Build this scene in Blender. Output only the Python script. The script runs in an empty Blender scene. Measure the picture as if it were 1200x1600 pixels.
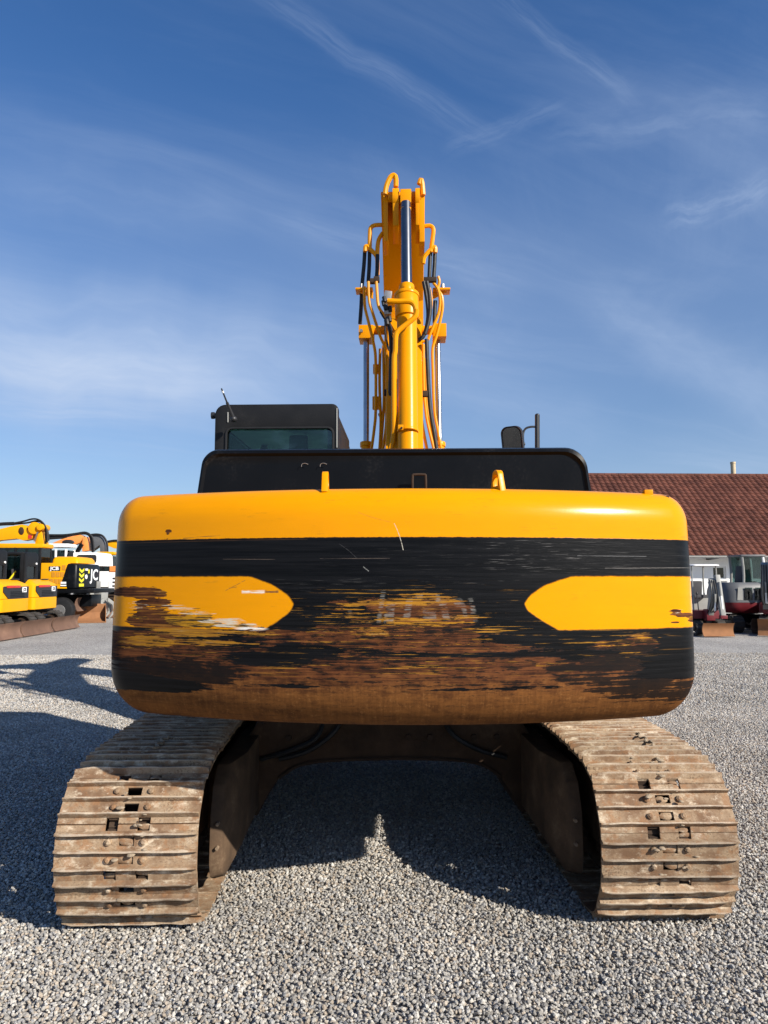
import bpy, bmesh, math, random
import numpy as np
from mathutils import Vector, Matrix, Euler

# ------------------------------------------------------------------ camera, light, exposure
sc = bpy.context.scene
COL = sc.collection
CAM_H = 1.63
PITCH = math.atan(105 / 1155.56)
YAW = math.atan(35 / 1155.56)
cam_d = bpy.data.cameras.new('camera')
cam_d.sensor_fit = 'VERTICAL'
cam_d.sensor_height = 36.0
cam_d.lens = 26.0
cam_d.clip_start = 0.05
cam_d.clip_end = 3000
cam = bpy.data.objects.new('camera', cam_d)
COL.objects.link(cam)
cam.location = (0, 0, CAM_H)
cam.rotation_euler = (math.pi / 2 + PITCH, 0, -YAW)
sc.camera = cam

SUN_DIR = Vector((1.33, -1.12, 1.0)).normalized()       # towards the sun
SUN_EL = math.asin(SUN_DIR.z)
SUN_AZ = math.atan2(SUN_DIR.x, SUN_DIR.y)                # clockwise from +Y
sun_d = bpy.data.lights.new('sun', 'SUN')
sun_d.energy = 5.0
GZ = -0.055                                              # ground level
sun_d.angle = math.radians(0.5)
sun_d.color = (1.0, 0.93, 0.82)
sun = bpy.data.objects.new('sun', sun_d)
COL.objects.link(sun)
sun.rotation_euler = SUN_DIR.to_track_quat('Z', 'Y').to_euler()
sun.location = (20, -17, 15)

sc.view_settings.view_transform = 'Standard'
sc.view_settings.look = 'None'
sc.view_settings.gamma = 1.0
sc.view_settings.exposure = 0.6
sc.view_settings.use_curve_mapping = False
sc.cycles.max_bounces = 8
sc.cycles.use_denoising = True


# ------------------------------------------------------------------ node expression helper
class G:
    """Small helper that writes node maths as Python expressions."""

    def __init__(self, nt):
        self.nt = nt

    def n(self, typ, **kw):
        nd = self.nt.nodes.new(typ)
        for k, v in kw.items():
            setattr(nd, k, v)
        return nd

    def put(self, sock, v):
        if isinstance(v, E):
            self.nt.links.new(v.s, sock)
        elif isinstance(v, (tuple, list)) and len(v) == 3 and sock.type == 'RGBA':
            sock.default_value = (*v, 1)
        else:
            sock.default_value = v

    def math(self, op, a, b=None, c=None, clamp=False):
        nd = self.n('ShaderNodeMath', operation=op, use_clamp=clamp)
        self.put(nd.inputs[0], a)
        if b is not None:
            self.put(nd.inputs[1], b)
        if c is not None:
            self.put(nd.inputs[2], c)
        return E(self, nd.outputs[0])

    def xyz(self, x, y, z):
        nd = self.n('ShaderNodeCombineXYZ')
        for i, v in enumerate((x, y, z)):
            self.put(nd.inputs[i], v)
        return E(self, nd.outputs[0])

    def sep(self, v):
        nd = self.n('ShaderNodeSeparateXYZ')
        self.put(nd.inputs[0], v)
        return [E(self, o) for o in nd.outputs]

    def coord(self, what='Object'):
        return E(self, self.n('ShaderNodeTexCoord').outputs[what])

    def position(self):
        return E(self, self.n('ShaderNodeNewGeometry').outputs['Position'])

    def scale(self, v, s):
        nd = self.n('ShaderNodeVectorMath', operation='MULTIPLY')
        self.put(nd.inputs[0], v)
        nd.inputs[1].default_value = s if isinstance(s, (tuple, list)) else (s, s, s)
        return E(self, nd.outputs[0])

    def vadd(self, v, w):
        nd = self.n('ShaderNodeVectorMath', operation='ADD')
        self.put(nd.inputs[0], v)
        self.put(nd.inputs[1], w)
        return E(self, nd.outputs[0])

    def noise(self, v, scale=1.0, detail=4, rough=0.55, dist=0.0, color=False):
        nd = self.n('ShaderNodeTexNoise')
        self.put(nd.inputs['Vector'], v)
        nd.inputs['Scale'].default_value = scale
        nd.inputs['Detail'].default_value = detail
        nd.inputs['Roughness'].default_value = rough
        nd.inputs['Distortion'].default_value = dist
        return E(self, nd.outputs['Color' if color else 'Fac'])

    def voronoi(self, v, scale, out='Distance', feature='F1', rnd=1.0):
        nd = self.n('ShaderNodeTexVoronoi', feature=feature)
        self.put(nd.inputs['Vector'], v)
        nd.inputs['Scale'].default_value = scale
        nd.inputs['Randomness'].default_value = rnd
        return E(self, nd.outputs[out])

    def ss(self, a, b, x):
        nd = self.n('ShaderNodeMapRange', interpolation_type='SMOOTHSTEP')
        self.put(nd.inputs['Value'], x)
        self.put(nd.inputs['From Min'], a)
        self.put(nd.inputs['From Max'], b)
        return E(self, nd.outputs[0])

    def lin(self, x, a, b, c, d):
        nd = self.n('ShaderNodeMapRange')
        self.put(nd.inputs['Value'], x)
        for k, v in zip(('From Min', 'From Max', 'To Min', 'To Max'), (a, b, c, d)):
            self.put(nd.inputs[k], v)
        return E(self, nd.outputs[0])

    def mix(self, f, a, b):
        nd = self.n('ShaderNodeMix', data_type='RGBA')
        self.put(nd.inputs[0], f)
        for s, v in ((nd.inputs[6], a), (nd.inputs[7], b)):
            if isinstance(v, E):
                self.nt.links.new(v.s, s)
            else:
                s.default_value = (*v, 1)
        return E(self, nd.outputs[2])

    def mulc(self, c, f):
        nd = self.n('ShaderNodeMix', data_type='RGBA', blend_type='MULTIPLY')
        nd.inputs[0].default_value = 1
        self.put(nd.inputs[6], c if isinstance(c, E) else (*c, 1))
        self.put(nd.inputs[7], self.xyz(f, f, f) if isinstance(f, E) else (f, f, f, 1))
        return E(self, nd.outputs[2])

    def bump(self, h, strength=0.3, dist=0.01, normal=None):
        nd = self.n('ShaderNodeBump')
        nd.inputs['Strength'].default_value = strength
        nd.inputs['Distance'].default_value = dist
        self.put(nd.inputs['Height'], h)
        if normal is not None:
            self.put(nd.inputs['Normal'], normal)
        return E(self, nd.outputs[0])

    def rnd(self):
        return E(self, self.n('ShaderNodeObjectInfo').outputs['Random'])


class E:
    def __init__(self, g, s):
        self.g, self.s = g, s

    def __add__(self, o): return self.g.math('ADD', self, o)
    def __radd__(self, o): return self.g.math('ADD', o, self)
    def __sub__(self, o): return self.g.math('SUBTRACT', self, o)
    def __rsub__(self, o): return self.g.math('SUBTRACT', o, self)
    def __mul__(self, o): return self.g.math('MULTIPLY', self, o)
    def __rmul__(self, o): return self.g.math('MULTIPLY', o, self)
    def __truediv__(self, o): return self.g.math('DIVIDE', self, o)
    def __gt__(self, o): return self.g.math('GREATER_THAN', self, o)
    def __lt__(self, o): return self.g.math('LESS_THAN', self, o)
    def max(self, o): return self.g.math('MAXIMUM', self, o)
    def min(self, o): return self.g.math('MINIMUM', self, o)
    def clamp(self): return self.g.math('ADD', self, 0.0, clamp=True)
    def abs(self): return self.g.math('ABSOLUTE', self)
    def inv(self): return self.g.math('SUBTRACT', 1.0, self)
    def pow(self, p): return self.g.math('POWER', self, p)


def new_mat(name):
    m = bpy.data.materials.new(name)
    m.use_nodes = True
    nt = m.node_tree
    bs = nt.nodes['Principled BSDF']
    return m, G(nt), bs


def paint(name, col, rough=0.4, var=0.12, dirt=(0.12, 0.09, 0.06), dirt_amt=0.15, scale=3.0, bump=0.05,
          metal=0.0, coat=0.0, fine=60.0, per_object=0.0, spec=0.35):
    """Painted or worn solid surface: patchy tone, grime in large patches, fine relief."""
    m, g, b = new_mat(name)
    o = g.coord()
    if per_object:
        r = g.rnd()
        o = g.vadd(o, g.xyz(r * 37.0, r * 17.0, r * 5.0))
    n1 = g.noise(o, scale, 5, 0.6)
    n2 = g.noise(o, fine, 3, 0.6)
    c = g.mulc(col, g.lin(n1, 0.25, 0.75, 1 - var, 1 + var))
    if per_object:
        c = g.mulc(c, g.lin(g.rnd(), 0, 1, 1 - per_object, 1 + per_object))
    d = g.ss(0.52, 0.78, n1 * 0.65 + n2 * 0.35) * (dirt_amt * 4)
    c = g.mix(d.clamp(), c, dirt)
    g.put(b.inputs['Base Color'], c)
    g.put(b.inputs['Roughness'], g.lin(n1 * 0.5 + n2 * 0.5, 0.3, 0.7, rough - 0.07, rough + 0.1))
    b.inputs['Metallic'].default_value = metal
    b.inputs['Coat Weight'].default_value = coat
    b.inputs['Specular IOR Level'].default_value = spec
    b.inputs['Coat Roughness'].default_value = 0.12
    if bump:
        g.put(b.inputs['Normal'], g.bump(n2, bump, 0.004))
    return m


def plain(name, col, rough=0.5, metal=0.0):
    m, g, b = new_mat(name)
    n = g.noise(g.coord(), 9.0, 3)
    g.put(b.inputs['Base Color'], g.mulc(col, g.lin(n, 0.3, 0.7, 0.9, 1.1)))
    b.inputs['Roughness'].default_value = rough
    b.inputs['Metallic'].default_value = metal
    return m


def glass(name, tint=(0.62, 0.86, 0.80), refl=1.0):
    m, g, b = new_mat(name)
    nt = m.node_tree
    nt.nodes.remove(b)
    tr = g.n('ShaderNodeBsdfTransparent'); tr.inputs[0].default_value = (*tint, 1)
    gl = g.n('ShaderNodeBsdfGlossy'); gl.inputs['Roughness'].default_value = 0.03
    fr = g.n('ShaderNodeFresnel'); fr.inputs[0].default_value = 1.5
    smear = g.noise(g.coord(), 6.0, 4)
    mx = g.n('ShaderNodeMixShader')
    nt.links.new((E(g, fr.outputs[0]) * refl + g.ss(0.5, 0.8, smear) * 0.05).clamp().s, mx.inputs[0])
    nt.links.new(tr.outputs[0], mx.inputs[1])
    nt.links.new(gl.outputs[0], mx.inputs[2])
    nt.links.new(mx.outputs[0], nt.nodes['Material Output'].inputs[0])
    return m


# ------------------------------------------------------------------ world: Nishita sky with cirrus
world = bpy.data.worlds.new('World')
sc.world = world
world.use_nodes = True
wg = G(world.node_tree)
bg = world.node_tree.nodes['Background']
sky = wg.n('ShaderNodeTexSky', sky_type='NISHITA', sun_disc=False, sun_elevation=SUN_EL, sun_rotation=SUN_AZ,
           altitude=200, air_density=1.0, dust_density=0.45, ozone_density=3.0)
SKY_STRENGTH = 0.073
dirv = wg.coord('Generated')
dx, dy, dz = wg.sep(dirv)
den = dz.max(0.03) + 0.10
cx = dx / den
cy_ = dy / den
ang = 0.42
ru = cx * math.cos(ang) + cy_ * math.sin(ang)
rv = cy_ * math.cos(ang) - cx * math.sin(ang)
warp = wg.noise(wg.xyz(ru, rv, 0.0), 0.9, 3, 0.5)
fib = wg.noise(wg.xyz(ru * 0.35 + warp * 0.7, rv * 2.4 + warp * 1.2, 1.7), 1.5, 7, 0.62)
big = wg.noise(wg.xyz(cx * 0.55 + 3.1, cy_ * 0.5 + 0.4, 4.0), 0.75, 4, 0.5)
fib2 = wg.noise(wg.xyz(cx * 1.2 - cy_ * 0.5, cy_ * 0.5 + cx * 0.3 + warp, 9.2), 1.6, 7, 0.65)
cl = wg.ss(0.50, 0.88, fib * 0.6 + big * 0.5) * 0.24 + wg.ss(0.50, 0.82, fib2 * 0.62 + big * 0.4) * 0.18


def trail(px0, py0, px1, py1, w, amp, soft=0.5):
    """A contrail: a soft great-circle band on the sky between two directions."""
    def ray(px, py):
        a = (px - 600) / 1155.56; b = (800 - py) / 1155.56
        v = cam.rotation_euler.to_matrix() @ Vector((a, b, -1))
        return v.normalized()
    A, B = ray(px0, py0), ray(px1, py1)
    nrm = A.cross(B).normalized()
    t = B - A; L = t.length; t.normalize()
    d = (dx * nrm.x + dy * nrm.y + dz * nrm.z)
    s = (dx * t.x + dy * t.y + dz * t.z - A.dot(t)) / L
    wob = (wg.noise(wg.xyz(s * 1.6, px0 * 0.01, 0.0), 2.0, 4) - 0.5) * (w * 1.2)
    lat = wg.ss(1.0, 0.0, ((d + wob) / w).abs())
    ends = wg.ss(0.0, soft * 0.5, s) * wg.ss(1.0, 1 - soft * 0.5, s)
    tex = wg.ss(0.32, 0.72, wg.noise(wg.xyz(s * 2.2 + px1 * 0.013, (d + wob) / w * 1.6, py0 * 0.017), 1.5, 6, 0.6))
    fibre = 0.85 if w < 0.04 else 0.42
    return lat * ends * (tex * fibre + (1 - fibre)) * amp


cl = cl + trail(330, -60, 800, 240, 0.020, 0.16) + trail(740, -40, 1010, 175, 0.016, 0.14) \
    + trail(680, 245, 900, 150, 0.018, 0.13) + trail(1020, 350, 1230, 285, 0.028, 0.22) \
    + trail(-160, 110, 640, 420, 0.05, 0.09) + trail(380, 330, 860, 460, 0.022, 0.12) \
    + trail(-420, 440, 640, 640, 0.120, 0.52, 0.8) + trail(-300, 520, 480, 625, 0.050, 0.45, 0.9) + trail(-300, 610, 420, 660, 0.03, 0.25, 0.9) \
    + trail(980, 520, 1250, 640, 0.06, 0.16) + trail(880, 430, 1300, 700, 0.05, 0.14) + trail(600, 560, 1000, 700, 0.05, 0.12) + trail(-100, 260, 420, 360, 0.05, 0.14) + trail(820, 210, 1260, 170, 0.035, 0.14)
hz = wg.ss(0.34, 0.0, dz) * 0.14
veil = wg.ss(0.60, 0.28, dz) * wg.lin(big, 0.3, 0.7, 0.12, 0.30)
cl = (cl * wg.ss(-0.02, 0.06, dz) + hz + veil).clamp()
skyc = wg.n('ShaderNodeMix', data_type='RGBA')
world.node_tree.links.new(cl.s, skyc.inputs[0])
hs_ = wg.n('ShaderNodeHueSaturation')
hs_.inputs['Saturation'].default_value = 1.10
world.node_tree.links.new(sky.outputs[0], hs_.inputs['Color'])
tint = wg.n('ShaderNodeMix', data_type='RGBA', blend_type='MULTIPLY')
tint.inputs[0].default_value = 1
world.node_tree.links.new(hs_.outputs[0], tint.inputs[6])
wg.put(tint.inputs[7], wg.mix(wg.ss(0.05, 0.62, dz), (0.84, 0.90, 1.02), (0.76, 1.04, 1.32)))
world.node_tree.links.new(tint.outputs[2], skyc.inputs[6])
skyc.inputs[7].default_value = (4.7, 5.8, 7.8, 1)
world.node_tree.links.new(skyc.outputs[2], bg.inputs[0])
bg.inputs[1].default_value = SKY_STRENGTH


# ------------------------------------------------------------------ geometry helpers
def at(px, py, Y):
    """World point seen at a photograph pixel, at depth Y."""
    a = (px - 600) / 1155.56; b = (800 - py) / 1155.56
    v = cam.rotation_euler.to_matrix() @ Vector((a, b, -1))
    return Vector((0, 0, CAM_H)) + v * (Y / v.y)


def tag(o, label=None, cat=None, group=None, kind=None):
    for k, v in (('label', label), ('category', cat), ('group', group), ('kind', kind)):
        if v is not None:
            o[k] = v
    return o


def empty(name, loc=(0, 0, 0), rz=0.0, parent=None):
    o = bpy.data.objects.new(name, None)
    o.empty_display_size = 0.3
    COL.objects.link(o)
    o.location = loc
    o.rotation_euler = (0, 0, rz)
    o.parent = parent
    return o


def children(o):
    return [c for c in bpy.data.objects if c.parent == o]


def copy_tree(o, parent=None):
    c = o.copy(); COL.objects.link(c); c.parent = parent
    for ch in children(o):
        copy_tree(ch, c)
    return c


class MB:
    def __init__(self):
        self.bm = bmesh.new()

    def verts(self, pts):
        return [self.bm.verts.new(p) for p in pts]

    def box(self, c, s, rot=None):
        hx, hy, hz_ = s[0] / 2, s[1] / 2, s[2] / 2
        M = Euler(rot).to_matrix() if rot else None
        ps = []
        for x in (-hx, hx):
            for y in (-hy, hy):
                for z in (-hz_, hz_):
                    v = Vector((x, y, z))
                    if M: v = M @ v
                    ps.append(v + Vector(c))
        v = self.verts(ps)
        for f in ((0, 1, 3, 2), (4, 6, 7, 5), (0, 4, 5, 1), (2, 3, 7, 6), (0, 2, 6, 4), (1, 5, 7, 3)):
            self.bm.faces.new([v[i] for i in f])
        return self

    def prism(self, poly, axis, a, b, poly_b=None):
        def P(p, t):
            return {'x': (t, p[0], p[1]), 'y': (p[0], t, p[1]), 'z': (p[0], p[1], t)}[axis]
        va = self.verts([P(p, a) for p in poly])
        vb = self.verts([P(p, b) for p in (poly_b or poly)])
        n = len(poly)
        for i in range(n):
            self.bm.faces.new((va[i], va[(i + 1) % n], vb[(i + 1) % n], vb[i]))
        self.bm.faces.new(va[::-1])
        self.bm.faces.new(vb)
        return self

    def quad(self, pts):
        self.bm.faces.new(self.verts(pts)); return self

    def cyl(self, p0, p1, r0, r1=None, n=16, caps=True):
        p0, p1 = Vector(p0), Vector(p1)
        r1 = r0 if r1 is None else r1
        d = (p1 - p0).normalized()
        u = d.orthogonal().normalized(); w = d.cross(u)
        A, B = [], []
        for i in range(n):
            t = 2 * math.pi * i / n
            k = u * math.cos(t) + w * math.sin(t)
            A.append(p0 + k * r0); B.append(p1 + k * r1)
        va, vb = self.verts(A), self.verts(B)
        for i in range(n):
            self.bm.faces.new((va[i], va[(i + 1) % n], vb[(i + 1) % n], vb[i]))
        if caps:
            self.bm.faces.new(va[::-1]); self.bm.faces.new(vb)
        return self

    def tube(self, pts, r, n=8, smooth=4, closed=False):
        pts = [Vector(p) for p in pts]
        if smooth > 1 and len(pts) > 2:
            out = []
            for i in range(len(pts) - 1):
                p0 = pts[max(i - 1, 0)]; p1 = pts[i]; p2 = pts[i + 1]; p3 = pts[min(i + 2, len(pts) - 1)]
                for k in range(smooth):
                    t = k / smooth
                    out.append(0.5 * ((2 * p1) + (p2 - p0) * t + (2 * p0 - 5 * p1 + 4 * p2 - p3) * t * t
                                      + (3 * p1 - p0 - 3 * p2 + p3) * t ** 3))
            out.append(pts[-1]); pts = out
        ref = None; rings = []
        for i, p in enumerate(pts):
            d = (pts[min(i + 1, len(pts) - 1)] - pts[max(i - 1, 0)])
            if d.length < 1e-9: d = Vector((0, 0, 1))
            d.normalize()
            u = d.orthogonal() if ref is None else ref - d * ref.dot(d)
            if u.length < 1e-6: u = d.orthogonal()
            u.normalize(); ref = u
            w = d.cross(u)
            rr = r[i] if isinstance(r, list) else r
            rings.append(self.verts([p + (u * math.cos(2 * math.pi * j / n) + w * math.sin(2 * math.pi * j / n)) * rr
                                     for j in range(n)]))
        for a, b in zip(rings, rings[1:]):
            for j in range(n):
                self.bm.faces.new((a[j], a[(j + 1) % n], b[(j + 1) % n], b[j]))
        self.bm.faces.new(rings[0][::-1]); self.bm.faces.new(rings[-1])
        return self

    def loft(self, loops, caps=True):
        rings = [self.verts(l) for l in loops]
        n = len(loops[0])
        for a, b in zip(rings, rings[1:]):
            for j in range(n):
                self.bm.faces.new((a[j], a[(j + 1) % n], b[(j + 1) % n], b[j]))
        if caps:
            self.bm.faces.new(rings[0][::-1]); self.bm.faces.new(rings[-1])
        return self

    def blob(self, c, s, sub=2, seed=0, amp=0.25):
        r = random.Random(seed)
        res = bmesh.ops.create_icosphere(self.bm, subdivisions=sub, radius=1.0)
        ks = [(Vector((r.uniform(-1, 1), r.uniform(-1, 1), r.uniform(-1, 1))).normalized(), r.uniform(-amp, amp))
              for _ in range(7)]
        for v in res['verts']:
            f = 1 + sum(a * max(0, v.co.dot(k)) ** 2 for k, a in ks)
            v.co = Vector((v.co.x * s[0] * f + c[0], v.co.y * s[1] * f + c[1], v.co.z * s[2] * f + c[2]))
        return self

    def mesh(self, name, bevel=0.0, seg=2, angle=35, flat=False):
        bm = self.bm
        bmesh.ops.recalc_face_normals(bm, faces=bm.faces)
        if bevel > 0:
            es = [e for e in bm.edges if len(e.link_faces) == 2 and e.calc_face_angle(0) > math.radians(30)]
            bmesh.ops.bevel(bm, geom=es, offset=bevel, segments=seg, affect='EDGES', clamp_overlap=True, profile=0.6)
        me = bpy.data.meshes.new(name)
        bm.to_mesh(me); bm.free()
        if not flat:
            me.polygons.foreach_set('use_smooth', [True] * len(me.polygons))
            me.set_sharp_from_angle(angle=math.radians(angle))
        return me

    def build(self, name, mat, parent=None, bevel=0.0, seg=2, angle=35, flat=False):
        me = self.mesh(name, bevel, seg, angle, flat)
        me.materials.append(mat)
        return link(name, me, parent)


def link(name, me, parent=None):
    o = bpy.data.objects.new(name, me)
    COL.objects.link(o)
    o.parent = parent
    return o


def rrect(x0, z0, x1, z1, r, n=5):
    """Rounded rectangle as a counter-clockwise polygon; r may be one radius or four (bl, br, tr, tl)."""
    rs = r if isinstance(r, (tuple, list)) else (r,) * 4
    out = []
    for (cx_, cz_, a0, rr) in ((x0 + rs[0], z0 + rs[0], 180, rs[0]), (x1 - rs[1], z0 + rs[1], 270, rs[1]),
                               (x1 - rs[2], z1 - rs[2], 0, rs[2]), (x0 + rs[3], z1 - rs[3], 90, rs[3])):
        if rr < 1e-5:
            out.append((cx_, cz_)); continue
        for i in range(n + 1):
            t = math.radians(a0 + 90 * i / n)
            out.append((cx_ + rr * math.cos(t), cz_ + rr * math.sin(t)))
    return out


def ring_prism(mb, outer, inner, axis, a, b):
    """A plate with one hole: both outlines must have the same number of points."""
    def P(p, t):
        return {'x': (t, p[0], p[1]), 'y': (p[0], t, p[1]), 'z': (p[0], p[1], t)}[axis]
    n = len(outer)
    oa, ob = mb.verts([P(p, a) for p in outer]), mb.verts([P(p, b) for p in outer])
    ia, ib = mb.verts([P(p, a) for p in inner]), mb.verts([P(p, b) for p in inner])
    for i in range(n):
        j = (i + 1) % n
        f = mb.bm.faces.new
        f((oa[i], oa[j], ob[j], ob[i])); f((ia[j], ia[i], ib[i], ib[j]))
        f((oa[j], oa[i], ia[i], ia[j])); f((ob[i], ob[j], ib[j], ib[i]))
    return mb


def text_mesh(body, size, bold=0.0, depth=0.004, shear=0.0, sx=1.0):
    cu = bpy.data.curves.new('lettering', 'FONT')
    cu.body = body; cu.size = size; cu.offset = bold; cu.extrude = depth / 2; cu.shear = shear
    cu.align_x = 'CENTER'; cu.align_y = 'CENTER'; cu.resolution_u = 3
    ob = bpy.data.objects.new('lettering', cu)
    me = bpy.data.meshes.new_from_object(ob)
    bpy.data.objects.remove(ob); bpy.data.curves.remove(cu)
    if sx != 1.0:
        me.transform(Matrix.Diagonal((sx, 1, 1, 1)))
    me.name = 'lettering'
    return me


def lettering(body, size, mat, parent, loc, rot, name='lettering', **kw):
    me = text_mesh(body, size, **kw)
    me.materials.append(mat)
    o = link(name, me, parent)
    o.location = loc; o.rotation_euler = rot
    return o


def arc(cx_, cy2, r, a0, a1, n):
    return [(cx_ + r * math.cos(math.radians(a0 + (a1 - a0) * i / n)),
             cy2 + r * math.sin(math.radians(a0 + (a1 - a0) * i / n))) for i in range(n + 1)]


# ------------------------------------------------------------------ materials
YEL = (0.70, 0.268, 0.0)
M = {}
M['yellow'] = paint('yellow_paint', YEL, 0.30, 0.05, (0.26, 0.10, 0.01), 0.05, 2.5, 0.03, spec=0.16)
M['sun_yellow'] = paint('sun_yellow_paint', (0.74, 0.335, 0.003), 0.35, 0.06, (0.3, 0.15, 0.02), 0.06, 2.5, 0.03, spec=0.16)
M['black_paint'] = paint('black_paint', (0.0042, 0.0050, 0.0066), 0.34, 0.2, (0.026, 0.026, 0.027), 0.22, 3.5, 0.04, spec=0.12)
M['cab_black'] = paint('cab_black', (0.0085, 0.0085, 0.0092), 0.5, 0.25, (0.045, 0.043, 0.04), 0.16, 4.0, 0.25, fine=130, spec=0.25)
M['rubber'] = paint('rubber_hose', (0.012, 0.012, 0.013), 0.55, 0.2, (0.05, 0.045, 0.04), 0.08, 8.0, 0.1)
M['rod_dark'] = plain('dull_chrome_rod', (0.21, 0.215, 0.225), 0.27, 1.0)
M['chrome'] = plain('chrome_rod', (0.42, 0.425, 0.435), 0.30, 1.0)
M['steel'] = paint('bare_steel', (0.30, 0.29, 0.28), 0.45, 0.2, (0.12, 0.08, 0.05), 0.15, 9.0, 0.15, metal=0.7)
M['dark_rust'] = paint('shaded_grimy_rusty_steel', (0.036, 0.021, 0.013), 0.85, 0.4, (0.075, 0.05, 0.032), 0.22, 3.0, 0.5)  # rusty steel, base darkened to paint in shade under the machine
M['frame_dust'] = paint('shaded_dusty_frame_steel', (0.085, 0.052, 0.030), 0.85, 0.55, (0.20, 0.14, 0.085), 0.25, 5.0, 0.4)  # dusty steel, its base colour darkened as shade between the tracks
M['rust'] = paint('rusty_blade', (0.15, 0.085, 0.058), 0.8, 0.3, (0.27, 0.17, 0.11), 0.2, 2.0, 0.3, per_object=0.2)
M['frame_rust'] = paint('rusty_cross_frame', (0.050, 0.028, 0.016), 0.9, 0.6, (0.10, 0.065, 0.038), 0.35, 4.0, 0.8, fine=35)
M['orange_rust'] = paint('bright_rust', (0.25, 0.115, 0.05), 0.85, 0.25, (0.22, 0.10, 0.05), 0.2, 3.0, 0.3)
M['grey_paint'] = paint('grey_paint', (0.25, 0.25, 0.235), 0.5, 0.12, (0.2, 0.18, 0.15), 0.1, 3.0, 0.1)
M['hood_grey'] = paint('dark_grey_paint', (0.10, 0.104, 0.11), 0.4, 0.1, (0.2, 0.18, 0.16), 0.08, 3.0, 0.05)
M['maroon'] = paint('maroon_paint', (0.13, 0.012, 0.018), 0.45, 0.15, (0.1, 0.06, 0.05), 0.1, 3.0, 0.1)
M['white_paint'] = paint('white_paint', (0.78, 0.78, 0.76), 0.45, 0.05, (0.5, 0.47, 0.42), 0.06, 3.0, 0.05)
M['orange_paint'] = paint('orange_paint', (0.78, 0.26, 0.06), 0.4, 0.08, (0.4, 0.2, 0.1), 0.06, 3.0, 0.05)
M['grille_orange'] = plain('grille_mesh', (0.52, 0.22, 0.01), 0.6)
M['white_print'] = plain('white_print', (0.8, 0.8, 0.8), 0.5)
M['red_lens'] = plain('red_lens', (0.5, 0.03, 0.02), 0.25)
M['lemon_print'] = plain('lemon_print', (0.75, 0.68, 0.02), 0.5)
M['black_plastic'] = plain('black_plastic', (0.02, 0.02, 0.022), 0.45)
M['seat'] = plain('seat_fabric', (0.05, 0.05, 0.055), 0.85)
M['lining'] = plain('cab_lining', (0.55, 0.57, 0.56), 0.8)
M['hose_track'] = paint('rubber_track', (0.045, 0.04, 0.036), 0.9, 0.3, (0.17, 0.14, 0.10), 0.2, 5.0, 0.3)
M['glass'] = glass('tinted_glass', (0.66, 0.88, 0.82))
M['glass_dark'] = glass('dark_glass', (0.30, 0.40, 0.40), 1.2)
M['mirror'] = plain('mirror_glass', (0.75, 0.76, 0.78), 0.03, 1.0)
M['bolt'] = paint('rusty_bolt', (0.23, 0.165, 0.11), 0.7, 0.3, (0.32, 0.25, 0.17), 0.2, 20.0, 0.3)
M['mud'] = paint('dried_mud', (0.30, 0.235, 0.165), 0.95, 0.3, (0.42, 0.37, 0.29), 0.25, 25.0, 0.8, fine=140)


def shoe_material():
    m, g, b = new_mat('track_shoe_steel')
    o = g.coord()
    r = g.rnd()
    ov = g.vadd(o, g.xyz(r * 31.0, r * 13.0, 0.0))
    x, y, z = g.sep(o)
    n1 = g.noise(ov, 6.0, 6, 0.65)
    n2 = g.noise(g.scale(ov, (0.8, 1.2, 1.2)), 15.0, 6, 0.7)
    n3 = g.noise(ov, 90.0, 4, 0.7)
    base = g.mix(g.ss(0.35, 0.65, n1), (0.165, 0.096, 0.055), (0.35, 0.255, 0.165))
    base = g.mix(g.ss(0.50, 0.70, n2), base, (0.52, 0.425, 0.31))
    base = g.mix(g.ss(0.52, 0.64, n1 * 0.45 + n3 * 0.55) * 0.8, base, (0.10, 0.058, 0.034))
    base = g.mix(g.ss(0.50, 0.62, g.noise(ov, 17.0, 5, 0.7)) * 0.6, base, (0.27, 0.135, 0.062))
    base = g.mix(g.ss(0.55, 0.66, n3 * 0.5 + n2 * 0.5) * 0.6, base, (0.62, 0.54, 0.43))
    # worn grouser crests show pale, scuffed steel
    crest = g.ss(0.034, 0.043, z + (n3 - 0.5) * 0.016)
    base = g.mix(crest * 0.55, base, (0.52, 0.44, 0.345))
    base = g.mulc(base, g.lin(r, 0, 1, 0.84, 1.12))
    g.put(b.inputs['Base Color'], base)
    g.put(b.inputs['Roughness'], g.lin(n3, 0.3, 0.7, 0.62, 0.9))
    b.inputs['Specular IOR Level'].default_value = 0.2
    g.put(b.inputs['Normal'], g.bump(n3 * 0.6 + n2 * 0.6, 0.55, 0.006))
    return m


M['shoe'] = shoe_material()


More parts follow.
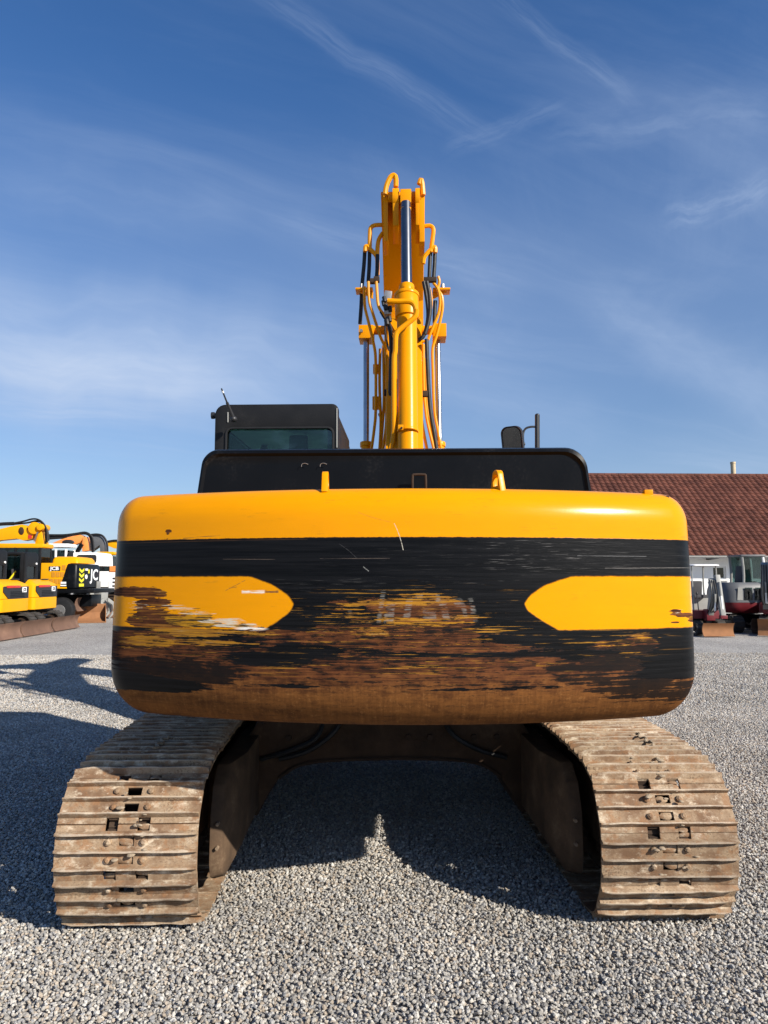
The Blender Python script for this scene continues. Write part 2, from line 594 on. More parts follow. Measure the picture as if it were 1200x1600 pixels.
def counterweight_material():
    """Yellow and black paint with rust scrapes. u, v are the photograph's pixel scale mapped on the casting's own
    object coordinates (x across, z up)."""
    m, g, b = new_mat('counterweight_paint')
    o = g.coord()
    x, y, z = g.sep(o)
    # the rear is a shallow arc: shift v so that level lines on the casting come out level
    u = x * (370.0 - x * x * 27.0) + 634.6
    v = (2.02 - z) * 368.0 + 762.0
    uv = lambda a, b_, s=0.0: g.noise(g.xyz(u * (1 / a) + s, v * (1 / b_) + s * 1.7, s), 1.0, 6, 0.62)
    wob = g.noise(g.xyz(u * (1 / 14.0), v * (1 / 14.0), 3.0), 1.0, 3) - 0.5
    fine_wob = g.noise(g.xyz(u * (1 / 5.0), v * (1 / 3.0), 8.0), 1.0, 4) - 0.5
    wv = v + wob * 2.5 + fine_wob * 1.5
    patch = uv(40.0, 22.0, 2.2)
    spk = uv(4.0, 4.0, 6.0)
    blotn = uv(26.0, 18.0, 9.0)

    def box(u0, u1, v0, v1, su=1.5, sv=1.5):
        return g.ss(u0 - su, u0 + su, u) * g.ss(u1 + su, u1 - su, u) * g.ss(v0 - sv, v0 + sv, wv) * g.ss(v1 + sv, v1 - sv, wv)

    def gs(cu, cv, ru, rv_, amp):
        a = (u - cu) / ru; c = (v - cv) / rv_
        return g.ss(1.0, 0.0, a * a + c * c) * amp

    # ---- paint scheme
    du = (u - 628.0).abs()
    top = g.ss(840.0, 838.6, wv)
    # bullets: half-plane polygons mirrored left and right
    def half(px, py, nx, ny, e=1.6):
        return g.ss(-e, e, (u + wob * 2.0 - px) * nx + (wv - py) * ny)
    left = half(0, 901.5, 0, 1) * half(0, 985.5, 0, -1)
    for (ax, ay, bx, by) in ((392, 901, 428, 915), (428, 915, 452, 932), (452, 932, 459.5, 944), (459.5, 944, 455, 955),
                             (455, 955, 440, 969), (440, 969, 410, 988)):
        ex, ey = bx - ax, by - ay
        L = math.hypot(ex, ey)
        left = left * half(ax, ay, -ey / L, ex / L)
    right = half(0, 901.0, 0, 1) * half(0, 985.5, 0, -1)
    for (ax, ay, bx, by) in ((872, 987, 838, 966), (838, 966, 823, 954), (823, 954, 819, 944), (819, 944, 826, 932),
                             (826, 932, 850, 915), (850, 915, 895, 900)):
        ex, ey = bx - ax, by - ay
        L = math.hypot(ex, ey)
        right = right * half(ax, ay, -ey / L, ex / L)
    bullet = left.max(right)
    is_y = top.max(bullet)

    # ---- scrape strength
    def field(start, *gs_):
        S_ = start
        for a in gs_:
            S_ = S_ + gs(*a)
        return S_

    fG = uv(12.0, 3.0, 41.0)
    fA = uv(150.0, 4.4, 1.3); fB = uv(60.0, 3.0, 5.1); fC = uv(130.0, 10.0, 7.7)
    fD = uv(110.0, 3.0, 15.2); fE = uv(34.0, 2.4, 19.6); fF = uv(200.0, 4.0, 23.4)
    stA = g.lin(fA * 0.27 + fB * 0.24 + fC * 0.16 + patch * 0.20 + fG * 0.13, 0.38, 0.62, 0.0, 1.0)
    stB = g.lin(fD * 0.42 + fE * 0.30 + patch * 0.14 + fG * 0.14, 0.37, 0.63, 0.0, 1.0)
    stC = g.lin(fF * 0.40 + fE * 0.24 + blotn * 0.22 + fG * 0.14, 0.37, 0.63, 0.0, 1.0)
    low = g.ss(1014.0, 1092.0, v + (u - 628.0).abs() * -0.045) * 1.35
    damage = field(low - 0.16,
                   (640, 938, 185, 18, 0.62), (590, 960, 195, 28, 0.58), (700, 962, 115, 26, 0.50), (540, 994, 250, 24, 0.80),
                   (700, 996, 170, 28, 0.70), (620, 1026, 360, 28, 0.80), (690, 1050, 240, 32, 0.70), (260, 1026, 150, 48, 0.85),
                   (360, 1056, 160, 28, 0.65), (210, 990, 60, 62, 0.40), (960, 1022, 75, 40, 0.62), (1005, 1004, 50, 26, 0.55),
                   (880, 1046, 140, 24, 0.75), (1000, 1080, 130, 26, 0.60), (640, 1010, 430, 16, 0.30), (640, 900, 320, 10, 0.10),
                   (470, 962, 40, 28, -0.75), (785, 962, 52, 26, -0.75), (480, 1016, 70, 15, -0.80), (590, 1014, 180, 8, -0.50),
                   (560, 940, 22, 26, -0.30), (770, 1000, 120, 8, -0.45), (235, 1080, 140, 22, -0.85), (420, 1032, 100, 15, -0.45),
                   (1045, 1030, 60, 44, -0.55), (1030, 1064, 76, 11, -0.55), (900, 1026, 40, 14, -0.40), (700, 1074, 200, 6, -0.55),
                   (420, 1072, 140, 6, -0.60), (740, 1022, 200, 6, -0.5), (330, 1000, 60, 16, -0.15))
    rust_m = g.ss(-0.015, 0.045, damage - stA) * is_y.inv()
    ochre_m = g.ss(-0.015, 0.04, field(-0.27, (640, 936, 185, 16, 0.75), (600, 960, 220, 24, 0.60), (700, 985, 200, 28, 0.52), (500, 990, 170, 14, 0.55),
                                      (300, 1000, 140, 26, 0.60), (230, 1020, 70, 30, 0.55), (300, 985, 90, 18, 0.45), (620, 1010, 450, 10, 0.40),
                                      (620, 1038, 380, 9, 0.36), (960, 1014, 70, 34, 0.58), (880, 1040, 100, 16, 0.40), (1010, 998, 44, 14, 0.48),
                                      (680, 1062, 330, 10, 0.22)) - stB) * is_y.inv()
    black_m = g.ss(-0.015, 0.04, field(0.10, (560, 1000, 300, 40, 0.30), (640, 1036, 420, 22, 0.28), (250, 1062, 180, 34, 0.50), (700, 1066, 300, 14, 0.24),
                                      (970, 1040, 150, 60, 0.55), (1000, 1086, 120, 26, 0.45), (1050, 1100, 60, 20, 0.3), (300, 1040, 160, 40, 0.30), (560, 955, 160, 18, 0.22)) - stC) * is_y.inv()
    # damage on the yellow ends: bare brown steel, with white primer and dragged paint round it
    shear = (v - 950.0) * 0.9
    dn = g.lin(uv(26.0, 4.2, 31.0) * 0.44 + uv(60.0, 6.0, 33.0) * 0.36 + patch * 0.20, 0.38, 0.62, 0.0, 1.0)
    keep = box(150, 210, 934.5, 990, 1.2, 1.0)                     # a square of fresh touch-up paint
    dy = field(-0.06, (225, 927, 62, 13, 0.85), (250, 950, 34, 36, 0.90), (262, 976, 60, 20, 0.85), (310, 972, 56, 20, 0.45), (238, 975, 30, 18, 0.6),
               (395, 984, 40, 6, 0.55), (1046, 965, 22, 6, 0.75), (1064, 972, 18, 8, 0.95), (1080, 981, 10, 11, 1.15), (1034, 959, 14, 6, 0.65),
               (268, 826, 7, 8, 0.75), (267, 838, 4, 4, 0.6), (1035, 977, 9, 2.5, 0.8), (173, 930, 10, 10, 0.8), (172, 965, 5, 30, 0.8)) - dn
    dent_m = g.ss(0.0, 0.05, dy) * is_y * (1.0 - keep)
    py_ = field(-0.24, (226, 950, 28, 12, 0.9), (285, 950, 40, 8, 0.75), (310, 958, 60, 9, 0.65), (360, 974, 60, 10, 0.75), (385, 981, 60, 7, 0.8),
                (250, 925, 34, 12, 0.55), (195, 930, 34, 6, 0.6), (330, 968, 70, 16, 0.4), (1046, 963, 22, 9, 0.55), (1036, 958, 16, 6, 0.5)) - stB
    prim_m = g.ss(0.0, 0.05, py_) * is_y * (1.0 - keep)
    under_m = g.ss(0.0, 0.05, field(-0.05, (305, 968, 50, 22, 0.80), (240, 965, 40, 24, 0.45), (350, 980, 80, 8, 0.6), (1060, 970, 30, 9, 0.5)) - stC) * is_y * (1.0 - keep)
    lines = uv(60.0, 1.8, 11.0)
    lines2 = uv(38.0, 1.4, 13.0)
    st1 = fA; st2 = fE; st3 = fC
    # ---- rust tone: dark brown above, orange-brown low down with faint vertical runs
    runs = g.noise(g.xyz(u * (1 / 5.0), v * (1 / 60.0), 4.4), 1.0, 5, 0.6)
    blot = blotn
    rust = g.mix(g.ss(0.38, 0.64, blot * 0.4 + fD * 0.6), (0.030, 0.011, 0.006), (0.135, 0.046, 0.016))
    rust = g.mix(g.ss(0.56, 0.68, fE * 0.6 + fA * 0.4) * 0.7, rust, (0.21, 0.088, 0.030))
    rust_low = g.mix(g.ss(0.35, 0.65, runs * 0.20 + blot * 0.35 + spk * 0.15 + uv(60.0, 12.0, 81.0) * 0.30), (0.085, 0.033, 0.011), (0.225, 0.088, 0.023))
    rust_low = g.mix(g.ss(0.52, 0.64, runs * 0.25 + spk * 0.40 + uv(9.0, 9.0, 83.0) * 0.35) * 0.6, rust_low, (0.30, 0.140, 0.045))
    rust_low = g.mix(g.ss(0.54, 0.62, fD * 0.4 + spk * 0.3 + blot * 0.3) * 0.75, rust_low, (0.055, 0.024, 0.011))
    rust = g.mix(g.ss(1046.0, 1094.0, v + (blot - 0.5) * 70.0 + (fA - 0.5) * 40.0), rust, rust_low)
    yel = g.mulc(YEL, g.lin(patch * 0.5 + st3 * 0.5, 0.3, 0.7, 0.955, 1.035))
    yel = g.mix(g.ss(0.63, 0.69, st2 * 0.55 + spk * 0.45) * 0.5, yel, (0.32, 0.12, 0.006))
    smear = g.ss(0.54, 0.66, uv(60.0, 26.0, 51.0)) * g.ss(0.5, 0.6, fE * 0.5 + fG * 0.5) * 0.35
    yel = g.mix(smear, yel, (0.40, 0.16, 0.01))
    blk = g.mix(g.ss(0.36, 0.66, st1), (0.0016, 0.0017, 0.0021), (0.0058, 0.0058, 0.0066))
    # fine scuffs along the black band; the dense pale patch paints in the sun glint
    scuff_glint = g.ss(0.55, 0.66, fE * 0.55 + lines2 * 0.45) * (gs(850, 868, 150, 38, 0.85) + gs(640, 915, 380, 16, 0.28) + gs(850, 868, 420, 40, 0.12) + 0.03)
    blk = g.mix(scuff_glint.clamp(), blk, (0.13, 0.125, 0.12))
    ochre = g.mix(g.ss(0.40, 0.62, lines), (0.44, 0.20, 0.012), (0.20, 0.085, 0.018))
    ochre = g.mix(g.ss(0.60, 0.68, lines2) * 0.7, ochre, (0.46, 0.36, 0.20))
    c = g.mix(is_y, blk, yel)
    c = g.mix(rust_m, c, rust)
    c = g.mix(ochre_m * 0.85, c, ochre)
    c = g.mix(black_m * rust_m * 0.92, c, (0.006, 0.0055, 0.0055))
    zone = (gs(640, 990, 480, 90, 1.4)).clamp() * is_y.inv()
    hair = g.ss(0.585, 0.62, uv(120.0, 2.6, 61.0)) * zone
    c = g.mix(hair * g.ss(0.46, 0.54, fC) * 0.85, c, (0.42, 0.20, 0.022))
    hair2 = g.ss(0.56, 0.60, uv(110.0, 3.6, 67.0)) * zone * rust_m
    c = g.mix(hair2 * 0.85, c, (0.010, 0.006, 0.005))
    flake = g.ss(0.565, 0.60, uv(30.0, 5.0, 71.0)) * rust_m * g.ss(1100.0, 1060.0, v)
    c = g.mix(flake * 0.85, c, (0.009, 0.007, 0.006))
    prim = g.mix(g.ss(0.42, 0.52, lines), (0.56, 0.53, 0.44), (0.34, 0.14, 0.012))
    c = g.mix(dent_m, c, g.mix(g.ss(0.53, 0.60, fB) * 0.75, rust, (0.30, 0.13, 0.02)))
    c = g.mix(under_m, c, g.mix(g.ss(0.44, 0.52, fE), (0.045, 0.028, 0.012), (0.40, 0.19, 0.012)))
    c = g.mix(prim_m * g.ss(0.47, 0.55, fE * 0.5 + fB * 0.5) * 0.9, c, (0.56, 0.52, 0.42))
    chip = (rust_m + dent_m).clamp()
    k = chip
    # remnants of white letters in the middle, mostly scraped away
    let = None
    for (u0, u1, v0, v1, sl) in ((593, 600, 924, 972, -0.14), (604, 618, 944, 974, -0.10), (634, 644, 936, 966, -0.16),
                                 (662, 682, 952, 968, 0.05), (684, 690, 930, 942, 0.1), (690, 700, 940, 968, 0.22), (714, 730, 936, 948, 0.5),
                                 (722, 729, 950, 966, 0.22), (736, 743, 936, 972, 0.20), (650, 662, 928, 934, 0.0), (545, 551, 955, 962, 0.0)):
        us = u - (v - 950.0) * sl + (fE - 0.5) * 10.0
        bx = g.ss(u0 - 1.5, u0 + 1.5, us) * g.ss(u1 + 1.5, u1 - 1.5, us) * g.ss(v0 - 3, v0 + 3, v) * g.ss(v1 + 3, v1 - 3, v)
        let = bx if let is None else let.max(bx)
    c = g.mix(let * g.ss(0.49, 0.56, lines * 0.6 + fE * 0.4) * 0.5, c, (0.27, 0.26, 0.235))
    # white primer bar and long scratches
    sw = g.ss(0.42, 0.52, st2)
    c = g.mix(box(380, 415, 923.5, 927.5) * sw, c, (0.72, 0.70, 0.64))
    c = g.mix(box(415, 436, 923.5, 927.0) * sw, c, (0.10, 0.05, 0.03))
    c = g.mix(gs(395, 984, 30, 4, 1.0) * sw, c, (0.74, 0.72, 0.66))
    
    def scratch(u0, v0, u1, v1, w, col, c, bow=0.0):
        ex, ey = u1 - u0, v1 - v0
        L = math.hypot(ex, ey)
        s = ((u - u0) * ex + (v - v0) * ey) / (L * L)
        d = ((u - u0) * (-ey) + (v - v0) * ex) / L + (s * (1 - s) if False else s * s.inv()) * bow + fine_wob * 1.0
        f = g.ss(w, w * 0.3, d.abs()) * (s > 0.0) * (s < 1.0)
        return g.mix(f * 0.9 * g.ss(0.36, 0.5, lines), c, col)
    c = scratch(617, 818, 631, 860, 0.8, (0.50, 0.46, 0.38), c, 6.0)
    c = scratch(530, 850, 558, 873, 0.6, (0.04, 0.04, 0.04), c, 5.0)
    c = scratch(568, 886, 577, 893, 1.0, (0.20, 0.20, 0.19), c)
    c = scratch(500, 873, 610, 873, 0.45, (0.13, 0.10, 0.08), c)
    c = scratch(350, 873, 430, 874, 0.45, (0.12, 0.09, 0.07), c)
    c = scratch(940, 888, 1080, 886, 0.8, (0.14, 0.13, 0.12), c)
    c = scratch(612, 816, 560, 800, 0.6, (0.45, 0.20, 0.02), c, 6.0)
    c = scratch(355, 924, 385, 907, 0.9, (0.30, 0.13, 0.02), c)
    c = scratch(360, 920, 372, 918, 0.8, (0.30, 0.13, 0.02), c)
    c = scratch(290, 838, 345, 834, 0.9, (0.20, 0.09, 0.02), c)
    c = scratch(1000, 868, 900, 868, 0.7, (0.12, 0.12, 0.12), c)
    c = scratch(170, 844, 480, 842, 0.8, (0.05, 0.025, 0.01), c)
    g.put(b.inputs['Base Color'], c)
    pr = g.mix(is_y, (0.33, 0.33, 0.33), (0.22, 0.22, 0.22))
    rr = g.mix(chip, pr, (0.75, 0.75, 0.75))
    rc = E(g, g.n('ShaderNodeSeparateColor').outputs[0])
    g.nt.links.new(rr.s, rc.s.node.inputs[0])
    g.put(b.inputs['Roughness'], rc + (st2 - 0.5) * 0.12)
    g.put(b.inputs['Specular IOR Level'], 0.15 - chip * 0.05)
    hgt = (st2 * 0.5 + lines2 * 0.35) * (is_y.inv() * 0.9 + 0.1) + chip * -0.25 + spk * 0.08
    g.put(b.inputs['Normal'], g.bump(hgt, 0.22, 0.006))
    return m


M['cw'] = counterweight_material()


# ------------------------------------------------------------------ ground
def ground_material():
    m, g, b = new_mat('gravel_ground')
    p = g.position()
    cell = g.voronoi(p, 42.0, 'Color')
    dist = g.voronoi(p, 42.0, 'Distance')
    r, gg, bb = g.sep(cell)
    tone = g.noise(p, 0.35, 5, 0.6)
    tracks = g.noise(g.scale(p, (0.5, 0.09, 1.0)), 1.3, 5, 0.6)
    base = g.mix(r, (0.26, 0.246, 0.225), (0.66, 0.62, 0.56))
    base = g.mix(g.ss(0.7, 0.95, gg) * 0.5, base, (0.36, 0.30, 0.24))
    base = g.mix(g.ss(0.75, 0.98, bb) * 0.6, base, (0.17, 0.19, 0.22))
    base = g.mulc(base, g.lin(dist, 0.25, 0.75, 1.08, 0.6))
    base = g.mulc(base, g.lin(tone * 0.5 + tracks * 0.5, 0.3, 0.7, 0.70, 1.22))
    g.put(b.inputs['Base Color'], base)
    b.inputs['Roughness'].default_value = 0.9
    g.put(b.inputs['Normal'], g.bump(dist.inv() + r * 0.4, 0.9, 0.02))
    return m


def stone_material():
    m, g, b = new_mat('gravel_stone')
    r = g.rnd()
    o = g.coord()
    n = g.noise(g.vadd(g.scale(o, 2.4), g.xyz(r * 91.0, r * 53.0, 0.0)), 1.0, 4, 0.65)
    p = g.position()
    area = g.noise(p, 0.8, 4, 0.6)
    h = g.math('FRACT', r * 57.31)
    h2 = g.math('FRACT', r * 131.7)
    c = g.mix(r, (0.22, 0.205, 0.185), (0.62, 0.58, 0.515))
    c = g.mix((h > 0.74) * 0.7, c, (0.28, 0.28, 0.285))
    c = g.mix((h2 > 0.80) * 0.7, c, (0.44, 0.355, 0.265))
    c = g.mix((h2 < 0.06) * 0.8, c, (0.62, 0.60, 0.56))
    c = g.mulc(c, g.lin(n, 0.3, 0.7, 0.78, 1.16))
    c = g.mulc(c, g.lin(area, 0.3, 0.7, 0.76, 1.14))
    g.put(b.inputs['Base Color'], c)
    b.inputs['Roughness'].default_value = 0.88
    g.put(b.inputs['Normal'], g.bump(n, 0.4, 0.05))
    return m


M['ground'] = ground_material()
M['stone'] = stone_material()
gm = MB()
xs = [-1500, -200, -60, -25, -12, -6, -3, 0, 3, 6, 12, 25, 60, 200, 1500]
ys = [-300, -30, -8, 0, 3, 6, 9, 13, 18, 25, 40, 80, 200, 600, 2500]
gv = [[gm.bm.verts.new((x, y, GZ - 0.012)) for y in ys] for x in xs]
for i in range(len(xs) - 1):
    for j in range(len(ys) - 1):
        gm.bm.faces.new((gv[i][j], gv[i + 1][j], gv[i + 1][j + 1], gv[i][j + 1]))
tag(gm.build('ground', M['ground'], flat=True), kind='structure')

# loose stones: one point per stone, instanced from eight angular stone shapes
rng = np.random.default_rng(5)
stone_col = bpy.data.collections.new('gravel_stones')
for k in range(8):
    mb = MB()
    bmesh.ops.create_icosphere(mb.bm, subdivisions=1, radius=1.0)
    rr = random.Random(100 + k)
    cuts = []
    for _ in range(9):
        n = Vector((rr.gauss(0, 1), rr.gauss(0, 1), rr.gauss(0, 1))).normalized()
        cuts.append((n, rr.uniform(0.55, 0.85)))
    sx, sy, sz = rr.uniform(0.9, 1.3), rr.uniform(0.75, 1.05), rr.uniform(0.5, 0.8)
    for v in mb.bm.verts:
        for n, d in cuts:
            e = v.co.dot(n)
            if e > d: v.co -= n * (e - d)
        v.co = Vector((v.co.x * sx, v.co.y * sy, v.co.z * sz))
    me = mb.mesh('stone', flat=True)
    me.materials.append(M['stone'])
    so = bpy.data.objects.new('stone_%d' % k, me)
    stone_col.objects.link(so)


def jgrid(y0, y1, step, jit=0.75):
    ys_ = np.arange(y0, y1, step)
    out = []
    for y in ys_:
        w = 0.57 * y + 0.9
        x = np.arange(-w - 0.1 * y * 0.05, w + 0.06 * y, step)
        out.append(np.stack([x, np.full_like(x, y)], 1))
    p = np.concatenate(out)
    return p + rng.uniform(-jit, jit, p.shape) * step


def patches(p):
    """Slow random bumps so the layer is not perfectly level."""
    return (np.sin(p[:, 0] * 2.1 + 1.3) * np.sin(p[:, 1] * 1.7) + 0.6 * np.sin(p[:, 0] * 5.3 + p[:, 1] * 3.9)) * 0.004


near = jgrid(2.3, 5.6, 0.0158)
top = jgrid(2.3, 5.6, 0.030, 1.0)
mid = jgrid(5.6, 10.0, 0.0195)
far = jgrid(10.0, 17.0, 0.032)
pts, scl, zz = [], [], []
for p, s0, s1, z0, z1 in ((near, 0.0066, 0.0132, -0.004, 0.003), (top, 0.0075, 0.0150, 0.003, 0.009),
                          (mid, 0.0085, 0.0155, -0.005, 0.005), (far, 0.012, 0.020, -0.008, 0.002)):
    pts.append(p)
    scl.append(s0 + (s1 - s0) * rng.random(len(p)) ** 1.4)
    zz.append(rng.uniform(z0, z1, len(p)) + patches(p) + GZ)
pts = np.concatenate(pts); scl = np.concatenate(scl); zz = np.concatenate(zz)
under = (pts[:, 1] > 3.84) & (pts[:, 1] < 7.75) & (((pts[:, 0] > -1.43) & (pts[:, 0] < -0.78)) | ((pts[:, 0] > 1.16) & (pts[:, 0] < 1.81)))
pts, scl, zz = pts[~under], scl[~under], zz[~under]            # nothing loose under the track shoes
co = np.column_stack([pts, zz]).astype(np.float32)
N = len(co)
gme = bpy.data.meshes.new('gravel')
gme.vertices.add(N)
gme.vertices.foreach_set('co', co.ravel())
a = gme.attributes.new('scl', 'FLOAT', 'POINT'); a.data.foreach_set('value', scl.astype(np.float32))
a = gme.attributes.new('pick', 'INT', 'POINT'); a.data.foreach_set('value', rng.integers(0, 8, N).astype(np.int32))
rot = np.column_stack([rng.normal(0, 0.45, N), rng.normal(0, 0.45, N), rng.uniform(0, 6.28, N)]).astype(np.float32)
a = gme.attributes.new('rot', 'FLOAT_VECTOR', 'POINT'); a.data.foreach_set('vector', rot.ravel())
gravel = link('gravel', gme)
tag(gravel, kind='stuff')
ng = bpy.data.node_groups.new('scatter_gravel', 'GeometryNodeTree')
ng.interface.new_socket('Geometry', in_out='INPUT', socket_type='NodeSocketGeometry')
ng.interface.new_socket('Geometry', in_out='OUTPUT', socket_type='NodeSocketGeometry')
gi = ng.nodes.new('NodeGroupInput'); go = ng.nodes.new('NodeGroupOutput')
iop = ng.nodes.new('GeometryNodeInstanceOnPoints')
ci = ng.nodes.new('GeometryNodeCollectionInfo')
ci.inputs['Collection'].default_value = stone_col
ci.inputs['Separate Children'].default_value = True
ci.inputs['Reset Children'].default_value = True


def attr(nm, t):
    n_ = ng.nodes.new('GeometryNodeInputNamedAttribute'); n_.data_type = t
    n_.inputs['Name'].default_value = nm
    return [o for o in n_.outputs if o.name == 'Attribute' and o.enabled][0]


L = ng.links.new
L(gi.outputs[0], iop.inputs['Points']); L(ci.outputs[0], iop.inputs['Instance'])
iop.inputs['Pick Instance'].default_value = True
L(attr('pick', 'INT'), iop.inputs['Instance Index'])
L(attr('rot', 'FLOAT_VECTOR'), iop.inputs['Rotation'])
L(attr('scl', 'FLOAT'), iop.inputs['Scale'])
L(iop.outputs[0], go.inputs[0])
md = gravel.modifiers.new('scatter', 'NODES'); md.node_group = ng

# ------------------------------------------------------------------ the big excavator
SX, SY = 0.28, 5.9
root = empty('tracked_excavator', (SX, SY, 0))
tag(root, 'large yellow tracked excavator seen from behind, with rust-scraped black and yellow counterweight', 'excavator')
UPA = math.radians(3.6)
UP_OFF = Vector((0.08, 0, 0))
rot_up = Matrix.Rotation(-UPA, 3, 'Z')
LOW_OFF = Vector((-0.09, 0, 0))


def upper(o):
    o.location = UP_OFF; o.rotation_euler = (0, 0, -UPA)
    return o


def lower(o):
    o.location = LOW_OFF
    return o


def ul(px, py, Y):
    """Upper-carriage local point at a photograph pixel and world depth."""
    return rot_up.transposed() @ (at(px, py, Y) - Vector((SX, SY, 0)) - UP_OFF)


def ub(mb, name, mat, parent=None, **kw):
    o = mb.build(name, mat, parent or root, **kw)
    return upper(o) if parent is None else o


# ---- tracks -------------------------------------------------------
R_PIN, ZC, DROP = 0.283, 0.352, 0.068
Y_REAR = 3.972 - SY
Y_FRONT = Y_REAR + 3.55
SHOE_W = 0.665


def track_path():
    pts = []
    def wrap(yc, t):                                            # lower quadrants sag outwards under the load
        c, s = math.cos(t), math.sin(t)
        if s < 0:
            c = math.copysign(abs(c) ** 0.62, c); s = -abs(s) ** 0.85
            return (yc + R_PIN * c, ZC + (R_PIN + DROP) * s)
        return (yc + R_PIN * c, ZC + R_PIN * s)
    for i in range(60):                                         # bottom run, rear to front
        pts.append((Y_REAR + 3.55 * i / 60, ZC - R_PIN - DROP))
    for i in range(40):                                         # front wrap
        pts.append(wrap(Y_FRONT, math.radians(-90 + 180 * i / 40)))
    for i in range(60):                                         # top run over the carrier rollers
        s = i / 60
        pts.append((Y_FRONT - 3.55 * s, ZC + R_PIN + 0.030 * math.sin(math.pi * s) ** 0.7))
    for i in range(40):                                         # rear wrap
        pts.append(wrap(Y_REAR, math.radians(90 + 180 * i / 40)))
    P_ = np.array(pts + pts[:1])
    seg = np.hypot(*np.diff(P_, axis=0).T)
    return P_, np.concatenate([[0], np.cumsum(seg)])


TP, TS = track_path()
N_SHOE = 45
PITCH_T = TS[-1] / N_SHOE


def tpos(s):
    s = s % TS[-1]
    return np.array([np.interp(s, TS, TP[:, 0]), np.interp(s, TS, TP[:, 1])])


def shoe_mesh(seed):
    r = random.Random(seed)
    mb = MB()
    hw, hp = SHOE_W / 2, PITCH_T / 2 + 0.012
    us = [-hw, -0.105, -0.045, -0.036, 0.036, 0.045, 0.105, hw]
    vs = [-hp, -hp + 0.027, -0.060, -0.020, 0.020, 0.060, hp - 0.027, hp]
    def solid(i, j):
        if j in (0, 6) and i in (1, 5): return False           # link windows at the shoe's edges
        if j in (2, 4) and i == 3: return False                # mud relief hole
        return 0 <= i < 7 and 0 <= j < 7
    def zb(v):                                                  # plate dips at leading and trailing edge
        return -0.010 * max(0, (abs(v) - 0.07) / (hp - 0.07)) ** 1.5
    T = 0.013
    cache = {}
    def V(i, j, top):
        k = (i, j, top)
        if k not in cache:
            cache[k] = mb.bm.verts.new((us[i], vs[j], zb(vs[j]) + (T if top else 0)))
        return cache[k]
    for i in range(7):
        for j in range(7):
            if not solid(i, j): continue
            mb.bm.faces.new((V(i, j, 1), V(i + 1, j, 1), V(i + 1, j + 1, 1), V(i, j + 1, 1)))
            mb.bm.faces.new((V(i, j + 1, 0), V(i + 1, j + 1, 0), V(i + 1, j, 0), V(i, j, 0)))
            for (a, b, di, dj) in (((i, j), (i + 1, j), 0, -1), ((i + 1, j), (i + 1, j + 1), 1, 0),
                                   ((i + 1, j + 1), (i, j + 1), 0, 1), ((i, j + 1), (i, j), -1, 0)):
                if not solid(i + di, j + dj):
                    mb.bm.faces.new((V(*a, 0), V(*b, 0), V(*b, 1), V(*a, 1)))
    # three grousers with worn, slightly wavy crests
    for gv_ in (-0.0775, 0.0, 0.0775):
        nseg = 14
        loops = []
        for k in range(nseg + 1):
            x = -hw + 0.001 + (SHOE_W - 0.002) * k / nseg
            end = 1.0 if 0 < k < nseg else 0.75
            h = (0.031 + r.uniform(-0.0035, 0.0025)) * end
            w0, w1 = 0.0105, 0.0056 + r.uniform(-0.001, 0.001)
            o = r.uniform(-0.0012, 0.0012)
            z0 = zb(gv_) + T - 0.002
            loops.append([(x, gv_ - w0, z0), (x, gv_ - w1 + o, z0 + h * 0.8), (x, gv_ - w1 * 0.6 + o, z0 + h),
                          (x, gv_ + w1 * 0.6 + o, z0 + h), (x, gv_ + w1 + o, z0 + h * 0.8), (x, gv_ + w0, z0)])
        mb.loft(loops)
    for vy in (-0.040, 0.040):                                  # dirt packed in the relief holes and link windows
        if r.random() < 0.62:
            mb.blob((r.uniform(-0.008, 0.008), vy, 0.001), (0.040, 0.023, 0.009 + r.uniform(0, 0.006)), 2, r.randrange(99), 0.5)
    for ux in (-0.075, 0.075):
        for sv in (-1, 1):
            if r.random() < 0.45:
                mb.blob((ux, sv * (hp - 0.013), -0.008), (0.034, 0.016, 0.010), 2, r.randrange(99), 0.5)
    for bx_ in (-0.082, 0.082):                                 # four bolts
        for by_ in (-0.040, 0.040):
            rr = 0.0165 + r.uniform(-0.002, 0.001)
            mb.cyl((bx_, by_, T - 0.001), (bx_, by_, T + 0.011), rr, rr * 0.95, 8)
            mb.cyl((bx_, by_, T + 0.0105), (bx_, by_, T + 0.016), rr * 0.9, rr * 0.5, 8)
    me = mb.mesh('track_shoe', flat=False, angle=30)
    me.materials.append(M['shoe'])
    return me


